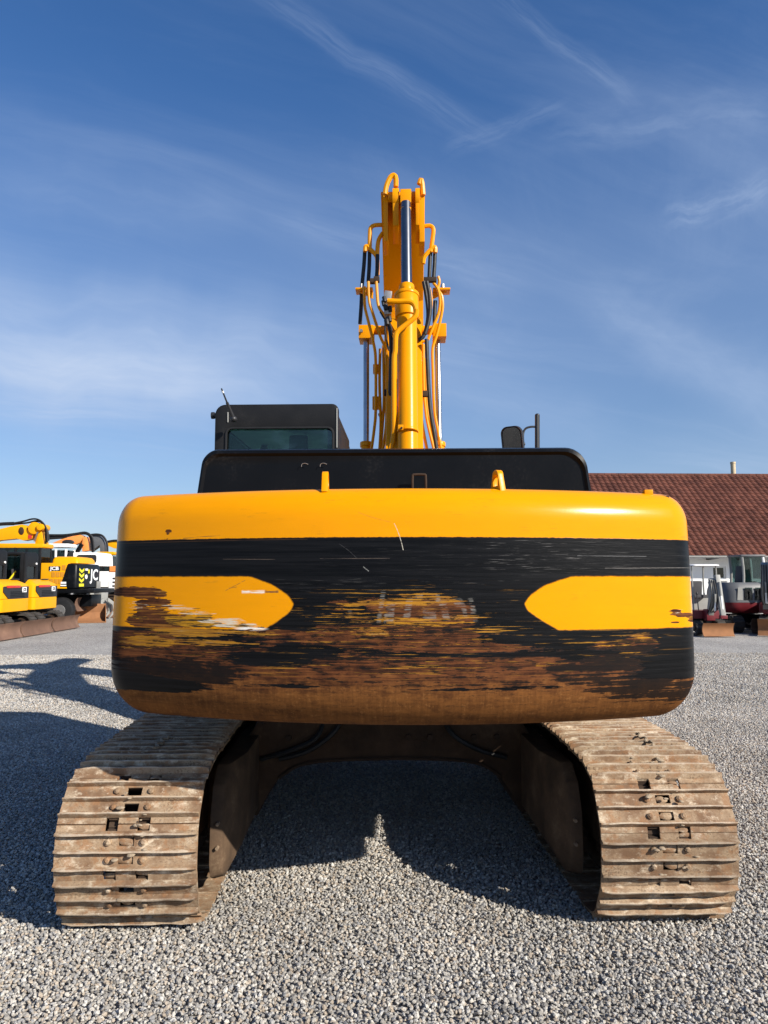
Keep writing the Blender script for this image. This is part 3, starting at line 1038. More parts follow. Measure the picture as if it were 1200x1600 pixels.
SHOES = [shoe_mesh(s) for s in range(9)]
rj = random.Random(3)
for side, xc in ((-1, -1.29), (1, 1.297)):
    tr = empty('track', LOW_OFF + Vector((xc, 0, 0)), 0, root)
    chain = MB()
    for k in range(N_SHOE):
        s = (k + (0.35 if side < 0 else 0.62)) * PITCH_T
        a, b = tpos(s - PITCH_T / 2), tpos(s + PITCH_T / 2)
        mid = (a + b) / 2
        d = (b - a) / np.linalg.norm(b - a)
        nrm = np.array([d[1], -d[0]])                          # outward (path runs counter-clockwise seen from +x)
        o = link('track_shoe', SHOES[rj.randrange(9)], tr)
        pos = mid + nrm * 0.048
        ey = Vector((0, d[0], d[1])); ez = Vector((0, nrm[0], nrm[1])); ex = ey.cross(ez)
        R3 = Matrix((ex, ey, ez)).transposed()
        o.location = (rj.uniform(-0.004, 0.004), pos[0], pos[1])
        o.rotation_euler = (R3 @ Matrix.Rotation(rj.uniform(-0.006, 0.006), 3, 'Z')).to_euler()
        for lx in (-0.075, 0.075):
            q = mid + nrm * 0.0
            ang_ = math.atan2(d[1], d[0])
            chain.box((lx, q[0], q[1]), (0.046, PITCH_T * 0.92, 0.092), (ang_, 0, 0))
        chain.cyl((-0.10, a[0], a[1]), (0.10, a[0], a[1]), 0.026, n=8)
    chain.build('track_chain', M['dark_rust'], tr)
    for yc_ in (Y_REAR, Y_FRONT):                               # idler and sprocket
        wh = MB()
        wh.loft([[(x, yc_ + r_ * math.cos(2 * math.pi * i / 32), ZC + r_ * math.sin(2 * math.pi * i / 32)) for i in range(32)]
                 for x, r_ in ((-0.20, 0.12), (-0.15, 0.12), (-0.15, 0.228), (0.15, 0.228), (0.15, 0.12), (0.20, 0.12))])
        wh.build('track_wheel', M['dark_rust'], tr)
    ro = MB(); ro.cyl((-0.15, 0, 0), (0.15, 0, 0), 0.078, n=16)
    rme = ro.mesh('roller'); rme.materials.append(M['dark_rust'])
    for k in range(8):
        link('roller', rme, tr).location = (0, Y_REAR + 0.42 + k * 0.385, ZC - R_PIN - DROP + 0.125)
    inn = -side                                                # inner side direction
    fb = MB()
    prof = [(Y_REAR + 0.14, 0.20), (Y_FRONT - 0.25, 0.20), (Y_FRONT - 0.25, 0.44), (Y_FRONT - 0.6, 0.56),
            (Y_REAR + 0.5, 0.56), (Y_REAR + 0.14, 0.47)]
    fb.prism(prof, 'x', -0.2, 0.2)
    # inboard side plate and rounded tongue at the rear end of the frame
    x0, x1 = inn * (SHOE_W / 2 - 0.02), inn * (SHOE_W / 2 + 0.105)
    tongue = [(Y_REAR + 0.22, 0.62), (Y_REAR + 0.10, 0.54), (Y_REAR + 0.04, 0.40), (Y_REAR + 0.03, 0.16), (Y_REAR + 0.06, 0.08),
              (Y_REAR + 0.14, 0.045), (Y_REAR + 1.2, 0.10), (Y_REAR + 1.2, 0.62)]
    mid_ = [(y_ + 0.02, z_ + (0.01 if z_ < 0.3 else -0.005)) for y_, z_ in tongue]
    inr_ = [(y_ + (0.30 if y_ < Y_REAR + 0.9 else 0.0), 0.16 if z_ < 0.17 else z_) for y_, z_ in tongue]
    xm = inn * (SHOE_W / 2 + 0.045)
    fb.loft([[(x_, y_, z_) for y_, z_ in pl_] for x_, pl_ in ((x0, tongue), (xm, mid_), (x1, inr_))])
    xs0, xs1 = sorted((inn * 0.2, inn * (SHOE_W / 2 + 0.02)))
    fb.prism([(Y_REAR + 0.55, 0.17), (Y_FRONT - 0.2, 0.17), (Y_FRONT - 0.2, 0.52), (Y_REAR + 0.55, 0.52)], 'x', xs0, xs1)
    fb.build('track_frame', M['frame_dust'], tr, bevel=0.012)
    for by_, bz_ in ((Y_REAR + 0.035, 0.36), (Y_REAR + 0.033, 0.24)):
        fbm = MB(); xb = inn * (SHOE_W / 2 + 0.022)
        fbm.cyl((xb, by_ - 0.012, bz_), (xb, by_ + 0.02, bz_), 0.009, n=8)
        fbm.build('frame_bolt', M['bolt'], tr)
    # dried mud and straw caught round the bolts
    md_ = MB()
    for k in range(34):
        s = (37.5 + rj.uniform(-4, 6)) * PITCH_T
        q = tpos(s)
        d = (tpos(s + 0.02) - tpos(s - 0.02)); d = d / np.linalg.norm(d)
        nr = np.array([d[1], -d[0]])
        q = q + nr * 0.070
        sz = rj.uniform(0.006, 0.013)
        md_.blob((rj.choice((-0.05, 0.0, 0.05, 0.09)) + rj.uniform(-0.03, 0.03), q[0], q[1]), (sz * 1.5, sz, sz * 0.6), 2, k, 0.6)
    base_s = 38.4 * PITCH_T
    line = []
    for k in range(16):
        q = tpos(base_s + k * 0.017)
        d = tpos(base_s + k * 0.017 + 0.02) - tpos(base_s + k * 0.017 - 0.02); d = d / np.linalg.norm(d)
        q = q + np.array([d[1], -d[0]]) * (0.093 + 0.006 * math.sin(k * 2.2))
        line.append((0.05 * side * 1.0 + 0.05 + 0.012 * math.sin(k * 1.1), q[0], q[1]))
    md_.tube(line, [0.004 + 0.006 * rj.random() for _ in range((len(line) - 1) * 2 + 1)], 6, 2)
    tag(md_.build('dried_mud', M['mud'], tr), kind='stuff')

# ---- carbody: X-frame arch between the tracks ---------------------
cb = MB()
yA = 4.95 - SY
arch_out = [(-0.95, 0.56), (-0.86, 0.72), (-0.60, 0.80), (0.60, 0.80), (0.86, 0.72), (0.95, 0.56), (0.95, 0.14), (0.86, 0.10)]
arch_in = [(0.80, 0.22), (0.72, 0.345), (0.60, 0.42), (0.40, 0.452), (0.0, 0.462), (-0.40, 0.452), (-0.60, 0.42), (-0.72, 0.345),
           (-0.80, 0.22), (-0.86, 0.10), (-0.95, 0.14)]
cb.prism(arch_out + arch_in, 'y', yA, yA + 1.75)
lower(cb.build('carbody', M['frame_rust'], root, bevel=0.02))
fl = MB()
fl.tube([(p[0], yA - 0.004, p[1] + 0.004) for p in arch_in[1:8]], 0.014, 6, 3)
fl.tube([(p[0] * 0.97, yA - 0.002, p[1] * 0.96) for p in arch_out[1:5]], 0.011, 6, 3)
lower(fl.build('frame_weld', M['dark_rust'], root))
for hx, hz0 in ((-0.42, 0.62), (-0.30, 0.66), (0.34, 0.64)):
    hm = MB(); sgn = -1 if hx < 0 else 1
    hm.tube([(hx, yA + 0.1, 0.80), (hx + sgn * 0.05, yA - 0.03, hz0), (hx + sgn * 0.22, yA - 0.035, 0.53), (hx + sgn * 0.42, yA - 0.02, 0.47)], 0.016, 7, 5)
    lower(hm.build('frame_hose', M['rubber'], root))
for bx_ in (-0.66, -0.5, 0.12, 0.26, 0.55, 0.70):
    bm_ = MB(); bm_.cyl((bx_, yA + 0.01, 0.60), (bx_, yA - 0.022, 0.60), 0.020, n=6)
    lower(bm_.build('frame_bolt', M['dark_rust'], root))
sr = MB()
sr.cyl((0, 0, 0.79), (0, 0, 0.90), 0.60, n=48); sr.cyl((0, 0, 0.90), (0, 0, 1.02), 0.64, n=48)
lower(sr.build('slewing_ring', M['dark_rust'], root, bevel=0.01))

# ---- upper platform ----------------------------------------------
pl = MB()
pl.prism([(-1.30, -2.05), (1.30, -2.05), (1.34, 1.35), (0.42, 1.45), (0.42, 1.75), (-0.42, 1.75), (-0.42, 1.45), (-1.34, 1.35)],
         'z', 1.03, 1.16)
ub(pl, 'platform', M['black_paint'], bevel=0.012)
for s, x0, x1, z1 in ((-1, -1.36, -0.98, 1.72), (1, 0.92, 1.36, 1.80)):
    sd = MB()
    sd.prism(rrect(x0, 1.165, x1, z1, (0.03, 0.03, 0.10, 0.10)), 'y', -2.02, -0.80 if s < 0 else 1.20)
    ub(sd, 'side_cover', M['yellow'], bevel=0.008)
gd = MB()                                                      # grease and guard plates under the tail
gd.box((0, -1.2, 1.00), (1.6, 1.5, 0.05))
ub(gd, 'belly_plate', M['dark_rust'], bevel=0.01)

# ---- counterweight ------------------------------------------------
def cw_plan(inset, nx=44):
    """Closed plan outline offset inwards by inset."""
    hw, yr, k, rc = 1.458, -2.765, 0.165, 0.20
    pts = []
    xe = hw - rc
    for i in range(nx + 1):                                    # rear arc, left to right
        x = -xe + 2 * xe * i / nx
        pts.append((x, yr + k * x * x))
    ye = yr + k * xe * xe
    sl = math.atan(2 * k * xe)
    ccx, ccy = xe - rc * math.sin(sl), ye + rc * math.cos(sl)
    corner = []
    for i in range(1, 11):
        t = -math.pi / 2 + sl + (math.pi / 2 - sl) * i / 10
        corner.append((ccx + rc * math.cos(t), ccy + rc * math.sin(t)))
    right = corner + [(ccx + rc - 0.01, ccy + 0.15), (ccx + rc - 0.03, -2.05)]
    pts = pts + right
    left = [(-x, y) for x, y in right][::-1]
    pts = pts + left
    pts = [(x - 0.032, y) for x, y in pts]
    n = len(pts); out = []
    for i in range(n):
        p0, p1 = Vector(pts[i - 1]), Vector(pts[(i + 1) % n])
        if pts[i][1] >= -2.051:
            out.append((pts[i][0] - math.copysign(inset, pts[i][0]), pts[i][1])); continue
        d = (p1 - p0).normalized()
        out.append((pts[i][0] - d.y * inset, pts[i][1] + d.x * inset))
    return out


cwb = MB()
loops = []
ZB, ZT = 0.988, 2.032
hb, ib = 0.235, 0.215
ht, it = 0.150, 0.115
prof = []
for i in range(13):
    t = math.pi / 2 * i / 12
    prof.append((ZB + hb * (1 - math.cos(t)), ib * (1 - math.sin(t))))
for i in range(1, 14):
    prof.append((ZB + hb + (ZT - ht - ZB - hb) * i / 14, 0.010 * (i / 14) ** 2))
for i in range(13):
    t = math.pi / 2 * i / 12
    prof.append((ZT - ht + ht * math.sin(t), 0.010 + it * (1 - math.cos(t))))
for z, ins in prof:
    loops.append([(x, y, z) for x, y in cw_plan(ins)])
cwb.loft(loops)
cw = ub(cwb, 'counterweight', M['cw'], angle=50)


def lug(x, y, rz, hole, w=0.065, h=0.098):
    mb = MB()
    o_ = [(-w, 0), (w, 0)] + [(w * 0.55 * math.cos(t), h - w * 0.55 + w * 0.55 * math.sin(t))
                              for t in [math.pi * i / 10 for i in range(11)]]
    if hole:
        n = len(o_)
        angs = [math.atan2(p[1] - h * 0.5, p[0]) for p in o_]
        i_ = [(0.030 * math.cos(a), h * 0.5 + 0.030 * math.sin(a)) for a in angs]
        ring_prism(mb, o_, i_, 'x', -0.014, 0.014)
    else:
        mb.prism(o_, 'x', -0.012, 0.012)
    o = mb.build('lifting_lug', M['yellow'], cw, bevel=0.004)
    o.location = (x, y, 2.015); o.rotation_euler = (0, 0, rz)
    return o


lug(-0.36, -2.62, 0.05, True)
lug(0.415, -2.60, 0.36, True, 0.052, 0.104)
tb = MB()
tb.box((1.135, -2.42, 2.032), (0.040, 0.05, 0.030))
tb.build('stop_block', M['yellow'], cw, bevel=0.004)
tb = MB(); tb.box((1.20, -2.40, 2.012), (0.07, 0.05, 0.022), (0, 0.15, 0))
tb.build('wear_pad', M['dark_rust'], cw, bevel=0.004)

# ---- engine hood --------------------------------------------------
hd = MB()
h0 = rrect(-1.105, 2.0, 0.985, 2.330, (0.01, 0.01, 0.13, 0.13), 7)
def hood_loop(y, dz, ins):
    out = []
    for (x, z) in rrect(-1.09 + ins, 1.98, 0.950 - ins, 2.330 - dz, (0.01, 0.01, 0.10, 0.075), 7):
        f = (z - 2.07) / 0.26
        x += (-0.034 if x < 0 else 0.034) * (1 - max(min(f, 1), -0.3))
        out.append((x, y, z))
    return out
hd.loft([hood_loop(-2.015, 0.045, 0.035), hood_loop(-2.03, 0.030, 0.022), hood_loop(-2.02, 0.012, 0.008), hood_loop(-1.98, 0.0, 0.0),
         hood_loop(-0.95, -0.015, 0.0), hood_loop(-0.90, 0.02, 0.02)])
hood = ub(hd, 'engine_hood', M['black_paint'], angle=40)
gh = MB()
gh.tube([(0.035, -2.03, 2.07), (0.035, -2.065, 2.10), (0.036, -2.07, 2.165), (0.044, -2.07, 2.175), (0.096, -2.07, 2.175),
         (0.104, -2.07, 2.165), (0.105, -2.065, 2.10), (0.105, -2.03, 2.07)], 0.0065, 8, 3)
gh.build('hood_handle', M['dark_rust'], hood)
for x0 in (-0.555, -0.455):
    mk = MB()
    mk.tube([(x0, -2.032, 2.226), (x0 + 0.004, -2.033, 2.240), (x0 + 0.020, -2.033, 2.244), (x0 + 0.036, -2.032, 2.238)], 0.0016, 5, 3)
    mk.build('hood_scuff', M['steel'], hood)

# ---- cab ----------------------------------------------------------
cy0, cy1 = -0.66, 0.48                                         # rear and front of the cab
cl_, crr = ul(333, 700, SY + cy0 + 0.06).x, ul(528, 700, SY + cy0 + 0.0).x
CT = ul(437, 628, SY + cy0).z
cab_shell = empty('cab', UP_OFF, -UPA, root)
rw = MB()
out_r = rrect(cl_, 1.70, crr, CT, (0.02, 0.02, 0.05, 0.075), 6)
wl, wr_ = ul(349, 680, SY + cy0).x, ul(520, 680, SY + cy0).x
wt = ul(437, 666, SY + cy0).z
in_r = rrect(wl, 2.12, wr_, wt, (0.04, 0.04, 0.045, 0.045), 6)
ring_prism(rw, out_r, in_r, 'y', cy0, cy0 + 0.05)
rw.build('rear_panel', M['cab_black'], cab_shell, bevel=0.012)
sl = MB()
sl.tube([(p[0], cy0 - 0.003, p[1]) for p in in_r + in_r[:1]], 0.009, 6, 1)
sl.build('window_seal', M['rubber'], cab_shell)
gp = MB()
gp.prism(rrect(wl - 0.005, 2.115, wr_ + 0.005, wt + 0.005, 0.04, 5), 'y', cy0 + 0.018, cy0 + 0.024)
gp.build('rear_window', M['glass'], cab_shell)
rf = MB()
rf.prism(rrect(cl_ + 0.012, CT - 0.13, crr - 0.012, CT - 0.004, (0.01, 0.01, 0.07, 0.07), 6), 'y', cy0 + 0.05, cy1)
rf.build('cab_roof', M['cab_black'], cab_shell, bevel=0.015)
ln = MB(); ln.box(((cl_ + crr) / 2, (cy0 + cy1) / 2 + 0.05, CT - 0.14), (crr - cl_ - 0.1, 0.95, 0.014))
ln.build('headliner', M['lining'], cab_shell)
for x in (cl_ + 0.05, crr - 0.05):
    for y in (cy0 + 0.09, cy1 - 0.05):
        ps = MB(); ps.box((x, y, 2.36), (0.07, 0.08, CT - 0.13 - 2.36 + 0.54))
        ps.bm.verts.ensure_lookup_table()
        po = ps.build('cab_post', M['cab_black'], cab_shell, bevel=0.01)
for x in (cl_ + 0.03, crr - 0.03):
    if x > -0.9: x += 0.0
    sg = MB(); sg.box((x, -0.09, 2.33), (0.006, 0.95, CT - 0.14 - 1.86))
    sg.build('side_window', M['glass'], cab_shell)
    sp = MB(); sp.box((x, -0.09, 1.60 if x < -0.9 else 2.10), (0.05, 1.08, 0.55 if x < -0.9 else 1.36))
    sp.build('side_panel', M['cab_black'], cab_shell, bevel=0.01)
ws = MB(); ws.box(((cl_ + crr) / 2, cy1, 2.2), (crr - cl_ - 0.1, 0.006, CT - 0.14 - 1.6))
ws.build('windscreen', M['glass'], cab_shell)
sh_ = MB(); sh_.box((wl + 0.10, 0.2, 2.70), (0.05, 0.05, 0.5), (0.2, 0.35, 0))
sh_.build('sunblind_arm', M['black_plastic'], cab_shell)
st = MB()
st.box((-0.90, 0.02, 1.85), (0.5, 0.5, 0.14)); st.box((-0.90, -0.22, 2.22), (0.48, 0.12, 0.66), (-0.12, 0, 0))
seat = st.build('driver_seat', M['seat'], cab_shell, bevel=0.04)
hr = MB()
hc = ul(466, 692, SY - 0.25)
hr.box((hc.x, -0.28, hc.z), (0.145, 0.07, 0.13))
hr.build('headrest', M['seat'], seat, bevel=0.025)
an = MB()
a0, a1 = ul(365, 655, SY + cy0 - 0.03), ul(346, 607, SY + cy0 - 0.16)
an.cyl(a0, a0 + (a1 - a0) * 0.55, 0.016, 0.010, 10); an.cyl(a0 + (a1 - a0) * 0.5, a1, 0.0065, 0.005, 8)
an.blob(a0, (0.026, 0.03, 0.024), 2, 1, 0.1)
an.build('antenna', M['black_plastic'], cab_shell)
at_ = MB(); at_.cyl(a0 + (a1 - a0) * 0.86, a0 + (a1 - a0) * 0.92, 0.0075, n=8)
at_.build('antenna_ring', M['white_print'], cab_shell)
wl0 = ul(326, 645, SY + cy0 + 0.1)
wk = MB()
wk.cyl((wl0.x, cy0 + 0.1, wl0.z), (cl_ + 0.02, cy0 + 0.1, wl0.z), 0.020, 0.022, 12)
wk.cyl((wl0.x - 0.004, cy0 + 0.1, wl0.z), (wl0.x + 0.02, cy0 + 0.1, wl0.z), 0.026, 0.026, 12)
wk.build('marker_lamp', M['black_plastic'], cab_shell, bevel=0.003)
for px_, y0_, y1_ in ((525.5, 636, 698), (351.5, 640, 656)):
    p0, p1 = ul(px_, y0_, SY + cy0 - 0.005), ul(px_, y1_, SY + cy0 - 0.005)
    tr_ = MB(); tr_.cyl((p0.x, cy0 - 0.003, p0.z), (p1.x, cy0 - 0.003, p1.z), 0.005, n=6)
    tr_.build('panel_seam', M['grey_paint'], cab_shell)

# ---- mirror and handrail on the right ----------------------------
hrl = MB()
pt = lambda px, py, Y=6.62: ul(px, py, Y)
hrl.tube([pt(839.5, 760), pt(839.5, 720), pt(839.5, 690), pt(839.5, 660), pt(839.5, 649)], 0.023, 10, 3)
hrl.blob(pt(839.5, 649), (0.023, 0.023, 0.018), 2, 1, 0.0)
ub(hrl, 'handrail', M['black_plastic'])
mr = MB()
mr.tube([pt(838, 667), pt(829, 667), pt(821, 670), pt(817.5, 678), pt(817.5, 693)], 0.010, 8, 4)
mr.blob(pt(818, 694), (0.018, 0.02, 0.022), 2, 2, 0.1)
marm = ub(mr, 'mirror_arm', M['black_plastic'])
mc, me0, me1 = pt(800, 684), pt(783, 702), pt(817, 666.5)
mw, mh = (me1.x - me0.x) / 2, (me1.z - me0.z) / 2
ms = MB()
face = [(x, z) for x, z in rrect(-mw, -mh - 0.03, mw, mh, (0.05, 0.05, 0.075, 0.065), 6)]
back = [(x * 0.75, z * 0.8) for x, z in face]
rim = [(x * 0.86, z * 0.90) for x, z in face]
ms.loft([[(x, 0.0, z) for x, z in rim], [(x, -0.012, z) for x, z in face], [(x, 0.03, z) for x, z in face], [(x, 0.10, z) for x, z in back]])
mo = ms.build('mirror_housing', M['black_plastic'], root, angle=40)
mo.location = UP_OFF + rot_up @ Vector((mc.x, mc.y, mc.z)); mirror_w = Vector((SX, SY, 0)) + UP_OFF + rot_up @ mc
seen_w = Vector((SX, SY, 0)) + UP_OFF + rot_up @ Vector((-0.45, -0.25, 2.55))
m_n = ((Vector((0, 0, CAM_H)) - mirror_w).normalized() + (seen_w - mirror_w).normalized()).normalized()
mo.rotation_euler = (-m_n).to_track_quat('Y', 'Z').to_euler()
mg = MB(); mg.prism([(x * 0.97, z * 0.97) for x, z in rim], 'y', -0.006, -0.001)
mgo = mg.build('mirror_glass', M['mirror'], mo)

# ---- boom, arm and cylinders -------------------------------------
def PX(px, py, Y):
    return ul(px, py, Y)

bo = MB()
bw = 0.20
prof = [(0.55, 1.55), (0.95, 1.50), (1.60, 2.6), (2.15, 3.7), (2.9, 4.25), (3.7, 4.65), (4.6, 4.75), (4.6, 5.1), (3.6, 5.0),
        (2.6, 4.72), (1.78, 4.40), (1.30, 3.4), (0.80, 2.3)]
bo.prism(prof, 'x', -bw + 0.0, bw - 0.04)
boom = ub(bo, 'boom', M['yellow'], bevel=0.012)

ar = MB()                                                      # dipper arm: nose leans back over the boom
tl, trr = PX(597.0, 400, 8.1).x, PX(663.0, 400, 8.1).x
zt_, zb_ = PX(630, 300, 7.62).z, PX(630, 470, 8.75).z
ar.prism([(7.66 - SY, zt_ + 0.03), (8.75 - SY, zb_), (9.35 - SY, zb_ - 2.2), (9.75 - SY, zb_ - 2.1), (9.35 - SY, zb_ + 0.2), (8.05 - SY, zt_ + 0.05)],
         'x', tl, trr)
arm = ub(ar, 'arm', M['yellow'], bevel=0.01)
for x0, x1, ytop, y_bot, Y0, r_ in ((599, 606, 290, 372, 7.60, 0.11), (655.5, 663.5, 283, 375, 7.60, 0.11)):
    lg = MB()
    p0, p1, pb = PX(x0, 330, Y0), PX(x1, 330, Y0), PX(x0, y_bot, Y0)
    ztop = PX(x0, ytop, Y0).z
    yy = Y0 - SY
    o_ = [(yy + 0.05, pb.z), (yy + 0.30, pb.z - 0.05), (yy + 0.34, ztop - 0.12)] + \
         [(yy + 0.19 + 0.15 * math.cos(t), ztop - 0.13 + 0.13 * math.sin(t)) for t in [math.pi * i / 8 for i in range(9)]] + \
         [(yy + 0.02, ztop - 0.25)]
    lg.prism(o_, 'x', p0.x, p1.x)
    lg.build('side_plate', M['yellow'], arm, bevel=0.006)
for x0, x1, ytop in ((613, 623.5, 286), (649, 656, 287)):
    lg = MB()
    Y0 = 7.50
    p0, p1, pb = PX(x0, 330, Y0), PX(x1, 330, Y0), PX(x0, 330, Y0)
    ztop = PX(x0, ytop, Y0).z
    cyy, czz = Y0 - SY + 0.13, ztop - 0.13
    lg.prism([(cyy + 0.13 * math.cos(t), czz + 0.13 * math.sin(t)) for t in [2 * math.pi * i / 24 for i in range(24)]], 'x', p0.x, p1.x)
    lg.prism([(cyy - 0.12, czz), (cyy - 0.06, pb.z - 0.12), (cyy + 0.22, pb.z - 0.2), (cyy + 0.2, czz)], 'x', p0.x + 0.004, p1.x - 0.004)
    lg.build('pivot_ear', M['yellow'], arm, bevel=0.005)

cyl_b = PX(637.5, 740, 6.88); cyl_t = PX(635.5, 462, 7.26)
rb = (PX(653, 600, 7.05) - PX(621, 600, 7.05)).length / 2
ac = MB()
ac.cyl(cyl_b, cyl_t, rb, n=36)
armcyl = ub(ac, 'arm_cylinder', M['yellow'])
axd = (cyl_t - cyl_b).normalized()
hdm = MB()
t460 = PX(635.5, 462, 7.26); t445 = PX(634.5, 445, 7.28)
g0 = PX(636, 520, 7.18)
hdm.cyl(cyl_t - axd * 0.26, cyl_t - axd * 0.02, rb * 1.18, rb * 1.20, 36)
hdm.cyl(cyl_t - axd * 0.025, cyl_t + axd * 0.012, rb * 1.28, rb * 1.28, 36)
hdm.cyl(cyl_t + axd * 0.01, cyl_t + axd * 0.115, rb * 0.80, rb * 0.78, 36)
hdm.build('gland_head', M['yellow'], armcyl, bevel=0.008)
for k in range(6):
    t = math.radians(-150 + 60 * k)
    u_ = axd.orthogonal().normalized(); w_ = axd.cross(u_)
    c = cyl_t + axd * 0.06 + (u_ * math.cos(t) + w_ * math.sin(t)) * rb * 0.79
    bl = MB(); bl.cyl(c - (u_ * math.cos(t) + w_ * math.sin(t)) * 0.01, c + (u_ * math.cos(t) + w_ * math.sin(t)) * 0.004, 0.011, n=8)
    bl.build('gland_bolt', M['yellow'], armcyl)
bd = MB()
pb = PX(637, 674, 6.93)
bd.cyl(pb - axd * 0.012, pb + axd * 0.012, rb * 1.035, n=36)
bd.box(PX(626, 668, 6.80), (0.05, 0.03, 0.05))
bd.build('pipe_band', M['yellow'], armcyl, bevel=0.003)
bd = MB()
q = PX(627.5, 669, 6.785); bd.cyl(q, q + Vector((0, -0.02, 0)), 0.010, n=8)
bd.build('band_bolt', M['rubber'], armcyl)
rd = MB()
rt = PX(634, 318, 7.50)
rr_ = (PX(642.5, 390, 7.4) - PX(626, 390, 7.4)).length / 2
rd.cyl(cyl_t + axd * 0.1, rt, rr_, n=28)
rd.build('cylinder_rod', M['rod_dark'], armcyl)
ey = MB()
e0 = PX(634, 307, 7.50)
ew = (PX(642.5, 307, 7.5) - PX(625.5, 307, 7.5)).length / 2
ehh = PX(634, 297, 7.5).z - PX(634, 318, 7.5).z
ey.box((e0.x, e0.y + 0.09, e0.z), (ew * 2, 0.22, ehh))
ey.cyl(e0 - Vector((0, 0, ehh / 2)) + Vector((0, 0.02, 0)), rt - axd * 0.09 + Vector((0, 0.0, 0)), ew * 0.95, rr_ * 1.05, 24)
ey.cyl(e0 + Vector((0, 0.06, ehh / 2 - 0.01)), e0 + Vector((0, 0.06, ehh / 2 + 0.03)), 0.022, 0.014, 10)
ey.build('rod_eye', M['yellow'], armcyl, bevel=0.008)
pn = MB(); pn.cyl(PX(606, 305, 7.6) + Vector((0, 0.05, 0)), PX(658, 305, 7.6) + Vector((0, 0.05, 0)), 0.055, n=20)
pn.build('pivot_pin', M['yellow'], arm, bevel=0.005)

for pxs, col_px in (((572.3, 571.0), (560, 583.5)), ((686.5, 683.5), (676.5, 697.5))):
    bc = MB()
    p_t, p_b = PX(pxs[1] if pxs[0] > 600 else pxs[0], 520, 7.95), PX(pxs[0], 700, 7.75)
    r_ = (PX(577, 600, 7.85) - PX(567.8, 600, 7.85)).length / 2
    d = (p_b - p_t).normalized()
    bc.cyl(p_b - d * 0.03, p_b + d * 1.2, r_ * 1.7, n=24)
    bc.cyl(p_b - d * 0.06, p_b - d * 0.01, r_ * 2.1, n=24)
    b_ = ub(bc, 'boom_cylinder', M['yellow'], bevel=0.006)
    rd = MB(); rd.cyl(p_t, p_b, r_, n=22); rd.build('cylinder_rod', M['chrome'], b_)
    bl = MB()
    c0, c1 = PX(col_px[0], 505.5, 7.82), PX(col_px[1], 526.5, 7.82)
    bl.box(((c0.x + c1.x) / 2, 7.95 - SY, (c0.z + c1.z) / 2), (c1.x - c0.x, 0.24, c0.z - c1.z))
    bl.build('rod_end', M['yellow'], b_, bevel=0.006)
    bb = MB()
    q = PX(564.5 if pxs[0] < 600 else 692.5, 517, 7.82)
    bb.cyl(q + Vector((0, 0.02, 0)), q + Vector((0, -0.015, 0)), 0.018, n=8)
    bb.build('pin_bolt', M['steel'], b_)
pn = MB(); pn.cyl(PX(562, 516, 7.95), PX(696, 516, 7.95), 0.05, n=18)
pn.build('boom_pin', M['yellow'], boom)


def tubes(name, mat, r, paths, n=8, parent=None):
    for path in paths:
        Y = path[0]
        pts_ = []
        for p in path[1:]:
            pts_.append(PX(p[0], p[1], p[2] if len(p) > 2 else Y))
        mb = MB(); mb.tube(pts_, r, n, 4)
        if parent is None:
            ub(mb, name, mat)
        else:
            mb.build(name, mat, parent)


tubes('hydraulic_pipe', M['yellow'], 0.0155, [
    [7.55, (569.5, 448), (570, 478), (575, 500), (584, 538), (587, 565), (587, 640), (585, 668), (580, 705)],
    [7.50, (575.5, 440), (577, 470), (582, 488), (594, 525), (602, 545), (604, 580), (604, 640), (603, 668), (598, 705)],
    [7.45, (588, 440), (590, 470), (593, 482), (600, 492), (612, 512), (617, 520)],
    [7.60, (594, 545), (593, 600), (595, 660), (593, 705)],
    [7.60, (599, 540), (600, 620), (598, 660), (594, 708)],
    [7.60, (661.5, 538), (662, 600), (665, 640), (669, 665), (679, 706)],
    [7.52, (656, 600), (657, 640), (661, 670), (668, 706)],
    [7.62, (664, 560), (667, 630), (672, 660), (684, 706)],
    [7.60, (677, 442), (684, 452), (687.5, 470), (685, 490), (677, 510), (671, 525), (667, 532), (653, 535)],
    [7.65, (684.5, 432), (686.5, 440), (684.5, 452), (690, 462), (691.5, 480), (687, 505), (681, 528), (676, 545), (676.5, 580),
     (678.5, 640), (684, 672), (689, 700)],
    [7.55, (671, 450), (674, 470), (672, 490)],
])
tubes('hydraulic_pipe', M['yellow'], 0.026, [
    [6.98, (651, 484), (649, 494), (641, 502), (628, 512), (620, 520), (618, 530), (617.5, 548), (615.5, 565), (615.5, 640),
     (615.5, 672), (613.5, 690), (609, 705)],
    [7.00, (605, 470), (620, 471), (637, 471), (645, 474), (649, 481), (650, 488)],
], 10)
tubes('hydraulic_pipe', M['yellow'], 0.028, [
    [7.60, (601.5, 304), (604, 290), (610, 277), (616, 274), (618.5, 280), (618.5, 292)],
    [7.60, (655, 288), (657.5, 281), (659.5, 287), (661, 305)],
])
tubes('hydraulic_pipe', M['yellow'], 0.024, [
    [7.75, (598, 351.5), (586, 352), (579.5, 356), (578, 366), (577.5, 392)],
    [7.75, (598, 364), (592, 374), (590, 386), (589.5, 400)],
    [7.75, (570.5, 393), (571, 386), (574, 385), (580, 391), (587, 398), (589.5, 406), (589.5, 430)],
    [7.75, (663.5, 353.5), (672, 353), (677, 358), (676, 372), (673, 394)],
    [7.75, (680, 395), (680, 387), (677, 387), (670, 393), (663, 402), (661, 412)],
], 8)
